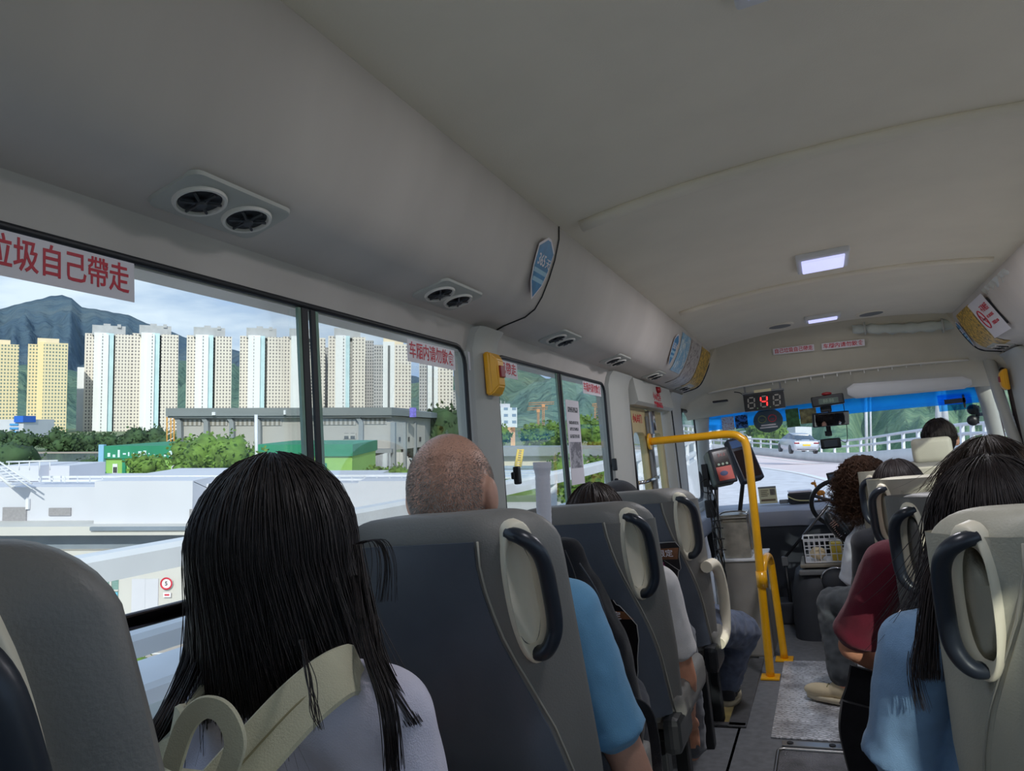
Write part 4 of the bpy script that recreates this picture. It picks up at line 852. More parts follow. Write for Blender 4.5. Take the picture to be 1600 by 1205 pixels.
c = at(1200, 657, 1, 5.31); k = (c - CAM).length / F0 * .93; rd = sheet('round_sticker', facing(c, (1, 0, 0), (0, .3, 1)), thin(mat('sticker_grey', (122, 136, 138), .5)), 0, 0, 'large round grey sticker in the windscreen under the display', 'sticker', outline=[(22 * k * math.cos(a * PI / 16), 20 * k * math.sin(a * PI / 16)) for a in range(32)])
for dx, m in ((-.038, mat('badge_olive', (150, 156, 118), .5)), (.030, mat('badge_red', (206, 84, 96), .5))):
    bm = nb(); add_tube(bm, [(dx + .026 * math.cos(a * PI / 12), .012 + .026 * math.sin(a * PI / 12), .002) for a in range(25)], .0045, 6, caps=False); add_box(bm, (dx, .008, .002), (.026, .006, .002)); obj('round_badge', bm, m, rd)
bm = nb(); add_box(bm, (0, -.035, .0016), (.10, .010, .001)); add_box(bm, (0, -.053, .0016), (.12, .010, .001)); obj('printed_line', bm, paper, rd)
c = at(1492, 628, 1, 5.34); t = empty('permit_holder', c, 'clear blue permit holder at the upper right of windscreen', 'permit holder')
bm = nb(); slab(bm, c, (.19, .006, .11), None, .002); obj('sleeve', bm, glassmat('blue_film', (.25, .62, .92), .05), t)
bm = nb(); add_box(bm, c + V((.0, -.006, .005)), (.12, .006, .03)); add_box(bm, c + V((.05, -.006, .0)), (.012, .006, .09)); obj('dark_band', bm, darkp, t)
t = empty('wide_angle_mirrors', (.86, 5.3, 1.2), 'pair of small round black mirrors beside the right windscreen pillar', 'mirrors')
for v in (640, 657):
    c = at(1520, v, 1, 5.42); bm = nb(); add_ell(bm, c, (.035, .02, .035)); obj('mirror_head', bm, blackp, t)
bm = nb(); add_tube(bm, [at(1527, 634, 1, 5.43), at(1527, 662, 1, 5.43)], .012, 8); add_tube(bm, [at(1527, 648, 1, 5.43), (.93, 5.45, at(1527, 648, 1, 5.43).z)], .012, 8); obj('bracket', bm, blackp, t)
bm = nb(); add_box(bm, (-.72, 5.10, 1.50), (.10, .06, .012)); tag(obj('header_vent', bm, seal), 'small dark slot vent in the header corner above the door side', 'air vent')
p = at(1572, 593, 0, .93); buzzer((.925, p.y, p.z), 1, 'yellow buzzer box on the right pillar near the driver door')
# cream panel beyond the driver's window: front right pillar trim
bm = nb(); add_tube(bm, [at(1545, 560, 0, .90), at(1562, 620, 0, .91), at(1590, 700, 0, .93), at(1600, 740, 0, .94)], [.05, .045, .045, .045], 10, flat=.7); struct('trim_24', bm, pillarm)
# ================================================================ OUTSIDE, ROAD (world frame: x along picture, y away, z up from eye height)
def wbm(): return nb()
def grow(nm, label, cat, group, loc): return empty(nm, loc, label, cat, group, world=True)
asph = mat('asphalt_grey', (212, 210, 214), .85, var=.12, scale=3, bump=.4, bscale=60); roadm = mat('asphalt_pink', (232, 214, 212), .85, var=.06, scale=.6, bump=.2, bscale=30)
linem = mat('road_paint', (238, 236, 232), .6, var=.04); concm = mat('concrete_pale', (214, 212, 208), .8, var=.08, scale=1.2); railm = mat('rail_white', (220, 221, 226), .5, var=.04, scale=5)
GZ = -11.6
HDG = math.atan2((WI @ V((0, 1, 0))).x, (WI @ V((0, 1, 0))).y)
def rf(x, y, h):                                    # road frame (x right, y along the bus) -> world frame
    c, s_ = math.cos(HDG), math.sin(HDG); return V((x * c + y * s_, -x * s_ + y * c, h))
LC = [(-2.75, -8, -2.1), (-2.7, 0, -2.1), (-2.55, 8, -2.1), (-2.6, 15, -2.1), (-3.2, 22, -2.15), (-4.2, 30, -2.35), (-6.0, 38, -2.6), (-8.6, 46, -2.8), (-12, 53, -2.9), (-16, 59, -2.9)]
RC = [(7.5, -8, -1.9), (7.2, 0, -1.9), (6.6, 10, -1.85), (5.6, 18, -1.5), (4.3, 24.5, -1.40), (3.1, 29.5, -1.72), (.5, 42, -2.55), (-4.2, 54, -2.85), (-8.5, 61, -2.9), (-14, 68, -2.9)]
Lc = smooth_path([rf(*p) for p in LC], 6); Rc = smooth_path([rf(*p) for p in RC], 6); NR = len(Lc)
def lane(f, i): return Lc[i].lerp(Rc[i], f)
bm = nb(); add_loft(bm, [[Lc[i] - (Rc[i] - Lc[i]).normalized() * .5 + V((0, 0, .0)), Lc[i], lane(.25, i), lane(.5, i), lane(.75, i), Rc[i], Rc[i] + V((0, 0, -1.2)), Lc[i] - (Rc[i] - Lc[i]).normalized() * .5 + V((0, 0, -1.2))] for i in range(NR)]); struct('road_deck', bm, roadm, world=True)
def ribbon(name, f0, f1, i0, i1, m, z, dash=0, n=None):
    bm = nb(); i = i0
    while i < i1:
        if not dash or (i - i0) % (dash * 2) < dash:
            j = i + 1; add_prism(bm, [lane(f0(i), i) + V((0, 0, z)), lane(f1(i), i) + V((0, 0, z)), lane(f1(j), j) + V((0, 0, z)), lane(f0(j), j) + V((0, 0, z))], (0, 0, .004))
        i += 1
    return struct(name, bm, m, world=True)
ribbon('road_shoulder', lambda i: .0, lambda i: .50 if i < 14 else max(.2, .50 - (i - 14) * .012), 0, NR - 1, asph, .004)
ribbon('road_line', lambda i: .505 if i < 14 else max(.2, .505 - (i - 14) * .012), lambda i: .525 if i < 14 else max(.22, .53 - (i - 14) * .012), 0, NR - 1, linem, .010)
ribbon('road_line', lambda i: .80, lambda i: .83, 0, NR - 1, linem, .010)
def fpD(u, v, D): d = WI @ ray(u, v); return d * (D / math.hypot(d.x, d.y))
# right-hand concrete barrier with twin rails
bar = grow('bridge_barrier', 'long pale concrete barrier with white twin rails beyond the silver car', 'barrier', None, Rc[30])
bm = nb(); add_loft(bm, [[p + V((0, 0, -.2)), p + V((0, 0, .52)), p + (p - Lc[i]).normalized() * .3 + V((0, 0, .52)), p + (p - Lc[i]).normalized() * .3 + V((0, 0, -.2))] for i, p in enumerate(Rc)]); obj('concrete_wall', bm, concm, bar)
for h in (.85, 1.15):
    bm = nb(); add_tube(bm, [p + (p - Lc[i]).normalized() * .12 + V((0, 0, h)) for i, p in enumerate(Rc)], .055, 8); obj('rail', bm, railm, bar)
L_ = 0; last = -9
for i in range(NR - 1):
    seg_ = (Rc[i + 1] - Rc[i]).length
    n_ = max(1, round(seg_ / 1.9))
    for q in range(n_):
        if len(bar.children) > 95: break
        p = Rc[i].lerp(Rc[i + 1], q / n_) + (Rc[i] - Lc[i]).normalized() * .12; bm = nb(); add_box(bm, p + V((0, 0, .85)), (.10, .10, .68)); obj('post', bm, railm, bar)
# near parapet on the left: concrete plinth with two broad pale beams
par = grow('bridge_parapet', 'white bridge parapet of two broad beams on posts just outside the left windows', 'parapet', None, rf(-2.7, 3, -1))
LP = smooth_path([rf(x - .05, y, 0) for x, y, _ in [(-2.62, -8, 0), (-2.55, 0, 0), (-2.30, 4, 0), (-2.25, 8, 0)] + LC[3:]], 6)
def beam(h0, h1, tk, name):
    bm = nb(); rg = []
    for i, p in enumerate(LP):
        nrm = V((-(LP[min(i + 1, len(LP) - 1)] - LP[max(i - 1, 0)]).y, (LP[min(i + 1, len(LP) - 1)] - LP[max(i - 1, 0)]).x, 0)).normalized()
        rg.append([p + V((0, 0, h0)), p + V((0, 0, h1 - .02)) , p + nrm * .02 + V((0, 0, h1)), p + nrm * tk + V((0, 0, h1)), p + nrm * tk + V((0, 0, h0))])
    add_loft(bm, rg, smooth=False); return obj(name, bm, railm, par)
beam(-.625, -.52, .09, 'top_beam'); beam(-.95, -.86, .09, 'lower_beam'); beam(-2.2, -1.07, .30, 'plinth')
dist = 0; i = 0
for k in range(34):
    d_ = k * 1.9 + .9; acc = 0
    for i in range(len(LP) - 1):
        sl = (LP[i + 1] - LP[i]).length
        if acc + sl > d_: p = LP[i].lerp(LP[i + 1], (d_ - acc) / sl); break
        acc += sl
    bm = nb(); add_box(bm, p + V((-.05, .0, -1.0)), (.07, .09, .8)); obj('post', bm, railm, par)
# silver car
def car(i, base, scale, label, col):
    f = .6; d = V((math.sin(HDG - R(17)), math.cos(HDG - R(17)), 0)); rt = d.cross(V((0, 0, 1))).normalized()
    t = grow('car', label, 'car', None, base); T = lambda x, y, z: base + rt * x * scale + d * y * scale + V((0, 0, (z + .0) * scale + .012))
    body = mat('car_' + label.split()[0], col, .28, .55, var=.02, coat=.6); dg = mat('car_glass', (40, 58, 74), .08, var=.02, spec=1)
    sec = [(-2.35, .62, .78, .55), (-2.30, .50, .86, .90), (-2.0, .40, .90, 1.02), (-1.3, .36, .93, 1.05), (.9, .36, .93, 1.02), (1.8, .38, .90, .92), (2.25, .48, .82, .74), (2.36, .55, .70, .62)]
    bm = nb(); rg = []
    for y, zb, hw, zt in sec: rg.append([T(-hw * .92, y, zb * .6 + .02), T(-hw, y, zb), T(-hw, y, (zb + zt) / 2 + .05), T(-hw * .90, y, zt), T(0, y, zt + .03), T(hw * .90, y, zt), T(hw, y, (zb + zt) / 2 + .05), T(hw, y, zb), T(hw * .92, y, zb * .6 + .02)])
    add_loft(bm, rg); obj('body', bm, body, t, sm=True)
    bm = nb(); rg = []
    for y, hw, z, in ((-2.1, .72, 1.0), (-1.2, .66, 1.36), (-.3, .62, 1.46), (.4, .62, 1.43), (1.35, .74, 1.0)): rg.append([T(-hw - .10, y, .98), T(-hw, y, z - .05), T(-hw * .8, y, z), T(hw * .8, y, z), T(hw, y, z - .05), T(hw + .10, y, .98)])
    add_loft(bm, rg); obj('cabin_glass', bm, dg, t, sm=True)
    bm = nb(); rg = []
    for y, hw, z, in ((-1.15, .60, 1.385), (-.3, .60, 1.475), (.4, .60, 1.445)): rg.append([T(-hw, y, z - .03), T(-hw * .8, y, z + .008), T(hw * .8, y, z + .008), T(hw, y, z - .03)])
    add_loft(bm, rg); obj('roof', bm, body, t, sm=True)
    for x in (-.84, .84):
        for y in (-1.45, 1.45): bm = nb(); add_cyl(bm, T(x - .10, y, .33), T(x + .10, y, .33), .33 * scale, seg=24); obj('wheel', bm, blackp, t)
    for x in (-.66, .66): bm = nb(); add_box(bm, T(x, -2.30, .80), (.34 * scale, .06, .10 * scale), WM3(rt, d)); obj('tail_lamp', bm, MC['red_plastic'], t)
    bm = nb(); add_box(bm, T(0, -2.345, .66), (.52 * scale, .03, .12 * scale), WM3(rt, d)); obj('number_plate', bm, mat('plate_yellow', (246, 206, 40), .5), t)
    bm = nb(); add_box(bm, T(0, -2.31, .42), (1.3 * scale, .05, .16 * scale), WM3(rt, d)); obj('bumper', bm, darkp, t)
    return t
def WM3(rt, d): return Matrix((rt, d, V((0, 0, 1)))).transposed()
car(38, fpD(1246, 708, 38), .68, 'silver hatchback driving ahead in the outer lane with yellow number plate', (196, 200, 208))
# ================================================================ OUTSIDE, LEFT
grassm = mat('scrub_grass', (104, 128, 66), .95, var=.35, scale=.25, bump=1, bscale=2); waterm = mat('river_water', (126, 134, 136), .12, var=.08, scale=.05); pavem = mat('pale_paving', (200, 194, 186), .9, var=.08, scale=.15)
leafm = mat('leaf_green', (98, 128, 52), .8, var=.45, scale=1.1, bump=1, bscale=3); leafd = mat('leaf_dark_green', (60, 84, 50), .85, var=.4, scale=.35, bump=1, bscale=1); barkm = mat('bark', (120, 100, 78), .9)
bm = nb(); add_box(bm, (0, 1500, GZ - .5), (9000, 3400, 1)); struct('ground', bm, mat('far_ground', (120, 132, 96), .95, var=.2, scale=.01), world=True)
def qbox(bm, u0, v0, u1, v1, Y, th, mi=0):           # box whose front face spans the given directions at depth Y
    a, b, c, d = fp(u0, v0, Y), fp(u1, v1, Y), None, None
    x0, x1 = a.x, b.x; z1, z0 = a.z, b.z; add_box(bm, ((x0 + x1) / 2, Y + th / 2, (z0 + z1) / 2), (abs(x1 - x0), th, abs(z1 - z0)), mi=mi)
def qface(bm, u0, v0, u1, v1, Y, th):                # same, turned to face the bridge
    a, b = fp(u0, v0, Y), fp(u1, v1, Y); m_ = (a + b) / 2; th_ = math.atan2(m_.x, Y); w_ = abs(b.x - a.x) * math.cos(th_)
    c = V((m_.x, Y, m_.z)) + V((math.sin(th_), math.cos(th_), 0)) * th / 2
    add_box(bm, c, (w_, th, abs(a.z - b.z)), Matrix.Rotation(-th_, 3, 'Z'))
def gy(v, z): d = WI @ ray(500, v); return d.y * z / d.z         # depth at which a picture row meets height z
# paved yard and road below the bridge
Yroad0 = gy(1052, GZ)
bm = nb(); add_box(bm, (-60, 60, GZ + .01), (260, 70, .04)); struct('yard', bm, pavem, world=True)
bm = nb(); add_box(bm, (-60, 34.2, GZ + .05), (260, 7.5, .04)); struct('service_road', bm, mat('beige_road', (184, 172, 162), .9, var=.06), world=True)
bm = nb()
for k in range(40): add_box(bm, (-62 + k * 1.9, 33.2, GZ + .08), (1.2, .22, .02))
add_box(bm, (-60, 34.6, GZ + .08), (260, .12, .02)); struct('road_line', bm, linem, world=True)
def bush(name, c, r, m, lb, cat='bush', group=None, n=7, trunk=0, leaves=500, ls=.16, seed=1, world=True, flat=1.0):
    rnd = random.Random(seed); t = grow(name, lb, cat, group, c); c = V(c); bm = nb()
    blobs = [(V((rnd.uniform(-.6, .6) * r, rnd.uniform(-.5, .5) * r * flat, rnd.uniform(.35, 1.0) * r)), r * rnd.uniform(.38, .6)) for _ in range(n)]
    for p, q in blobs:
        g = bmesh.ops.create_icosphere(bm, subdivisions=2, radius=1)['verts']
        for v in g: v.co = c + V((0, 0, trunk)) + p + v.co * q * (.8 + .5 * noise.noise(v.co * 2.3 + p))
    for f in bm.faces: f.smooth = True
    for _ in range(leaves):
        p, q = rnd.choice(blobs); d = V((rnd.gauss(0, 1), rnd.gauss(0, 1), rnd.gauss(0, 1))).normalized(); o = c + V((0, 0, trunk)) + p + d * q * rnd.uniform(.9, 1.18)
        a = V((rnd.gauss(0, 1), rnd.gauss(0, 1), rnd.gauss(0, 1))).normalized() * ls; b = a.cross(V((rnd.gauss(0, 1), rnd.gauss(0, 1), rnd.gauss(0, 1)))).normalized() * ls * .6
        bm.faces.new([bm.verts.new(o), bm.verts.new(o + a * .5 + b), bm.verts.new(o + a), bm.verts.new(o + a * .5 - b)])
    o = obj('foliage', bm, m, t)
    if trunk:
        bm = nb(); add_tube(bm, [c, c + V((r * .05, 0, trunk + r * .6))], [r * .07, r * .04], 8); obj('trunk', bm, barkm, t)
    return t
bh = V((fp(185, 1060, 29).x, 29, GZ))
bush('hedge', bh, 1.3, leafm, 'bright green clipped shrub beside the road far below the parapet', seed=3, leaves=1500, ls=.12, n=12)
# white depot building facing the bridge
white1 = mat('painted_white', (206, 206, 214), .75, var=.03, scale=.4); white2 = mat('painted_offwhite', (204, 201, 196), .75, var=.04, scale=.4); gband = mat('louvre_grey', (128, 138, 150), .6, var=.12, scale=.6); grdoor = mat('door_grey', (150, 146, 148), .6, var=.1)
t = grow('depot_building', 'white two storey depot building with grey louvre band below the bridge', 'building', None, (-30, 41, GZ))
YD = gy(978, GZ)
def part(name, m, *boxes, par=None, th=.3):
    bm = nb()
    for b in boxes: (qface if b[4] > 300 else qbox)(bm, *b[:5], b[5] if len(b) > 5 else th)
    return obj(name, bm, m, par or t)
def colY(u, v, z=GZ): d = WI @ ray(u, v); return d.y * z / d.z
part('lower_wall', white2, (-140, 862, 620, 976, YD, 10)); part('louvre_band', gband, (-140, 834, 620, 862, YD + .6, 6))
part('roof_edge', white2, (-140, 824, 620, 835, YD - .8, 8)); part('upper_wall', white1, (-140, 762, 148, 826, YD + 1.5, 10)); part('upper_bay', white1, (148, 752, 300, 826, YD + .2, 10), (300, 800, 316, 826, YD + .2, 10))
part('upper_wing', white1, (300, 756, 560, 826, YD + 2, 10)); part('upper_wing_end', white1, (560, 752, 640, 830, YD + 1, 6))
part('eaves_gutter', gband, (140, 824, 560, 828, YD - 1.0, .3))
for b in ((4, 793, 40, 822), (296, 796, 330, 826)): part('grey_door', grdoor, (*b, YD + (1.4 if b[0] < 100 else .1), .2))
part('wall_louvre', grdoor, (76, 794, 110, 806, YD + 1.4, .2))
for u in (20, 285): part('wall_lamp', whitep, (u + 20, 780, u + 24, 796, YD + 1.3, .15))
for (u0, u1) in ((126, 156), (160, 184)):
    w_ = part('window', mat('window_teal', (126, 156, 150), .2, var=.2), (u0, 904, u1, 944, YD - .05, .1)); part('window_bar', white2, ((u0 + u1) / 2 - 1, 904, (u0 + u1) / 2 + 1, 944, YD - .12, .1), (u0, 922, u1, 924, YD - .12, .1), par=w_)
    part('blue_board', mat('window_blue', (112, 196, 226), .3), (u0 + 14, 926, u1 - 1, 944, YD - .10, .06), par=w_)
for (u0, u1) in ((206, 226), (227, 246)): part('door_panel', white1, (u0, 905, u1, 974, YD - .08, .1))
p = fp(260, 912, YD - .2); sg = grow('round_road_sign', 'small round white sign with red ring on the depot wall', 'sign', None, p)
bm = nb(); add_cyl(bm, p, p + V((0, .06, 0)), .34, seg=28); obj('disc', bm, paper, sg)
bm = nb(); add_tube(bm, [p + V((.30 * math.cos(a * PI / 16), -.01, .30 * math.sin(a * PI / 16))) for a in range(33)], .045, 8, caps=False); obj('red_ring', bm, redink, sg)
q = text('digit', '5', .32, darkink, sg, (0, 0, 0)); q.matrix_basis = facing(p + V((0, -.03, 0)), (1, 0, 0), (0, 0, 1))
bm = nb(); add_box(bm, p + V((.05, 0, -.62)), (.42, .04, .26)); obj('plate', bm, paper, sg)
bm = nb(); add_box(bm, p + V((.05, -.03, -.62)), (.26, .01, .08)); obj('red_text_bar', bm, redink, sg)
# roof rail and steel stairs
rl = grow('roof_railing', 'thin pale railing along the depot roof edge', 'railing', None, fp(300, 745, YD + 3))
bm = nb()
for v in (744, 750): qbox(bm, 60, v, 640, v + .9, YD + 3, .05)
obj('rail', bm, railm, rl)
for k in range(30): part('post', railm, (62 + k * 19.5, 744, 63 + k * 19.5, 754, YD + 3, .05), par=rl)
st = grow('steel_stairs', 'white steel stairs with handrails at the far left of the depot roof', 'stairs', None, fp(20, 760, YD))
def bar(par, name, u0, v0, u1, v1, Y, r, m=railm):
    bm = nb(); add_tube(bm, [fp(u0, v0, Y), fp(u1, v1, Y)], r, 6); return obj(name, bm, m, par)
for dY in (0, 1.0):
    bar(st, 'handrail', -10, 716, 50, 756, YD + dY, .05); bar(st, 'handrail', -10, 724, 50, 764, YD + dY, .04); bar(st, 'stringer', -20, 728, 20, 762, YD + dY, .09)
for k in range(9):
    f = k / 8; a = fp(-20 + 40 * f, 728 + 34 * f, YD); bm = nb(); add_box(bm, a + V((0, .5, .1)), (.32, 1.1, .05)); obj('step', bm, railm, st)
bar(st, 'platform_rail', 10, 722, 90, 720, YD + 1.5, .05)
for u in (14, 30, 46, 62, 78): bar(st, 'post', u, 722, u, 735, YD + 1.5, .03)
part('roof_box', white1, (0, 728, 60, 752, YD + 5, 4), (60, 728, 108, 752, YD + 6, 4))
sl = grow('roof_floodlight', 'small black floodlight on an arm above the depot roof', 'lamp', None, fp(331, 760, YD))
bar(sl, 'arm', 303, 753, 327, 764, YD - .3, .02, darkp); bm = nb(); add_box(bm, fp(331, 761, YD - .3), (.35, .25, .28), Matrix.Rotation(.4, 3, 'Y')); obj('head', bm, darkp, sl)
# green sheds behind the depot
gr1 = mat('dark_green_wall', (36, 132, 96), .7, var=.12, scale=.5); gr2 = mat('lime_green_wall', (146, 190, 98), .75, var=.06, scale=.4); wht = mat('peeled_white', (206, 226, 232), .8)
t = grow('green_shed', 'lime green shed with peeling dark green parapet behind the depot', 'building', None, fp(240, 745, 75)); YG = 75
part('wall', gr2, (164, 713, 305, 762, YG, 12)); part('parapet', gr1, (162, 697, 305, 716, YG - .4, 13)); part('side_box', gr1, (108, 738, 164, 762, YG - .2, 4)); part('end_post', mat('sky_blue_steel', (134, 182, 212), .6), (154, 695, 161, 740, YG - .5, .5))
for u in (191, 235, 281): part('pilaster', gr1, (u, 714, u + 4, 762, YG - .3, .4))
for u in (176, 268): wn_ = part('window', whitep, (u, 725, u + 7, 740, YG - .1, .2)); part('pane', seal, (u + 1, 730, u + 3, 739, YG - .16, .1), (u + 4, 730, u + 6, 739, YG - .16, .1), par=wn_)
rnd = random.Random(5); part('peeled_patch', wht, *[(u, 703 + rnd.uniform(0, 8), u + rnd.uniform(1, 5), 712 + rnd.uniform(-2, 3), YG - .46, .1) for u in range(168, 300, 8)])
t = grow('green_shed', 'long plain green shed in the middle, in front of the grey hall', 'building', None, fp(450, 745, 82)); YG = 82
part('wall', gr2, (400, 712, 550, 762, YG, 14)); part('parapet', gr1, (398, 695, 551, 713, YG - .4, 15)); part('door', gr1, (502, 724, 510, 740, YG - .2, .3))
# big grey hall
hg = mat('hall_grey', (176, 172, 168), .8, var=.04, scale=.1); hroof = mat('hall_roof_grey', (124, 130, 132), .7, var=.05, scale=.1); hcol = mat('hall_column_grey', (138, 142, 146), .7, var=.04); louv = gridmat('hall_louvre', (176, 172, 168), (128, 122, 112), .8, 40, .5, 1.0)
t = grow('grey_hall', 'long grey concrete hall with overhanging flat roof and slanted columns', 'building', None, fp(450, 760, 120)); YH = 120
part('wall', hg, (278, 650, 560, 720, YH + 2, 30), (560, 650, 612, 704, YH + 2, 30)); part('roof_slab', hroof, (259, 638, 612, 649, YH, 36)); part('roof_underside', hcol, (262, 648, 612, 652, YH + .5, 32))
bm = nb(); a, b = fp(612, 638, YH), fp(674, 645, YH + 14); c, d = fp(612, 649, YH), fp(674, 653, YH + 14); add_prism(bm, [a, b, d, c], (0, 20, 0)); obj('roof_slab_end', bm, hroof, t)
bm = nb(); a, b = fp(612, 650, YH + 2), fp(664, 654, YH + 15); c, d = fp(612, 704, YH + 2), fp(664, 698, YH + 15); add_prism(bm, [a, b, d, c], (0, 20, 0)); obj('end_wall', bm, hg, t)
part('louvre_strip', louv, (280, 656, 314, 665, YH + 1.8, .3), (325, 656, 355, 665, YH + 1.8, .3), (364, 656, 396, 665, YH + 1.8, .3), (408, 656, 440, 665, YH + 1.8, .3), (486, 655, 556, 664, YH + 1.8, .3), (566, 654, 604, 663, YH + 1.8, .3))
for u in (276, 318, 358, 400, 560, 610, 630, 646):
    bm = nb(); YY = YH + 1 if u < 611 else YH + 1 + (u - 610) * .26; w_ = 7 if u < 611 else 4
    a = [fp(u - (0 if u > 500 else 0), 660, YY), fp(u + w_, 660, YY), fp(u + w_, 740, YY), fp(u, 740, YY)]; add_prism(bm, a, (0, 1.5, 0))
    if u < 600: add_prism(bm, [fp(u - 7, 650, YY), fp(u + 1, 650, YY), fp(u + w_, 660, YY), fp(u, 660, YY)], (0, 1.5, 0))
    obj('column', bm, hcol, t)
part('ledge', hcol, (565, 702, 612, 708, YH - .5, 3)); 
for u in (618, 632, 650): part('window', seal, (u, 683, u + 3, 690, YH + 3 + (u - 612) * .25, .2), (u + 5, 683, u + 8, 690, YH + 3 + (u - 612) * .25, .2))
part('window_row', gridmat('hall_window', (176, 172, 168), (66, 70, 74), 1.1, 1.4, .7, .7), (536, 677, 556, 686, YH + 1.8, .2))
part('blue_sign', mat('sign_violet', (120, 110, 206), .5, var=.5, scale=2), (640, 637, 650, 652, YH + 3, .4))
part('roof_box', whitep, (331, 644, 336, 649, YH - .4, .5), (443, 641, 446, 648, YH - .4, .5))
lp = grow('lamp_post', 'thin white lamp post standing before the green sheds', 'lamp post', None, fp(401, 762, 66)); bar(lp, 'pole', 400, 648, 401, 762, 66, .16)
# scaffolding tower at hall corner
sc_ = grow('scaffold_tower', 'small orange and white scaffold at the left corner of the grey hall', 'scaffold', None, fp(266, 700, 130))
for u in (261, 267, 272): bar(sc_, 'upright', u, 652, u, 712, 130, .15, mat('scaffold_orange', (206, 150, 70), .6))
for v in (660, 670, 680, 690, 700): bar(sc_, 'brace', 261, v, 272, v - 6, 130, .12, railm)
# trees in front of the sheds
for i, (u, v, Y, r, tr, lb) in enumerate(((318, 745, 68, 3.2, .3, 'leafy tree in front of the gap between green sheds'), (345, 745, 66, 3.4, .2, 'broad bright tree left of the thin lamp post'), (376, 745, 67, 2.6, 0, 'bush just left of the thin lamp post'), (425, 748, 68, 2.6, 0, 'bush right of the thin lamp post'), (452, 750, 67, 1.8, 0, 'small bush near the window joint'), (232, 750, 70, 1.9, 1.2, 'thin sparse tree in front of lime green wall'), (146, 742, 90, 2.4, 0, 'dark green bush left of the green shed'), (8, 745, 95, 4.2, 0, 'dark bush behind the steel stairs'), (540, 752, 70, 1.4, 0, 'low shrub before the hall column, left one'), (585, 748, 80, 2.0, 0, 'shrub beneath the hall end, middle one'), (612, 748, 82, 1.8, 0, 'shrub beneath the hall end, right one'))):
    p = fp(u, v, Y); bush('tree', (p.x, Y, p.z - 1.2), r, leafm if i not in (6, 7) else leafd, lb, 'tree', 'trees and shrubs round the sheds', seed=20 + i, trunk=tr, leaves=1100 if r > 2 else 500, ls=.34, n=12)
rb = fp(690, 680, 150); bush('tree', (rb.x, 150, rb.z - 6), 8.5, leafd, 'round tree beyond the right end of the grey hall', 'tree', 'trees and shrubs round the sheds', seed=55, leaves=1500, ls=.9, n=14)
# river with embankment, far tree line
bm = nb(); add_box(bm, (-90, 190, GZ + .2), (420, 75, .1)); struct('river', bm, waterm, world=True)
bm = nb(); a = fp(-150, 708, 232); b = fp(300, 719, 232); add_box(bm, ((a.x + b.x) / 2, 234, (a.z + b.z) / 2), (b.x - a.x, 4, a.z - b.z)); struct('embankment', bm, mat('river_wall', (168, 154, 146), .85, var=.1, scale=.3), world=True)
rnd = random.Random(9)
labs = ['first far waterfront tree from the left edge', 'second far waterfront tree', 'far waterfront tree below the blue and white building', 'far waterfront tree under the first beige tower gap', 'far waterfront tree under the second beige tower', 'far waterfront tree between beige and white towers', 'wide far tree at the foot of the slim white tower', 'far tree at the foot of the first white tower', 'dark round far tree under the first white tower', 'far tree between first two white towers', 'dark round far tree under the second white tower', 'far tree beside the hall scaffold']
for i, u in enumerate((-20, 12, 38, 62, 84, 104, 124, 142, 166, 192, 218, 246)):
    p = fp(u, 708, 245); bush('tree', (p.x, 245 + rnd.uniform(0, 6), p.z), 4.6 + rnd.uniform(0, 1.8), leafd, labs[i], 'tree', 'far trees along the waterfront', seed=70 + i, leaves=260, ls=1.0, n=7)
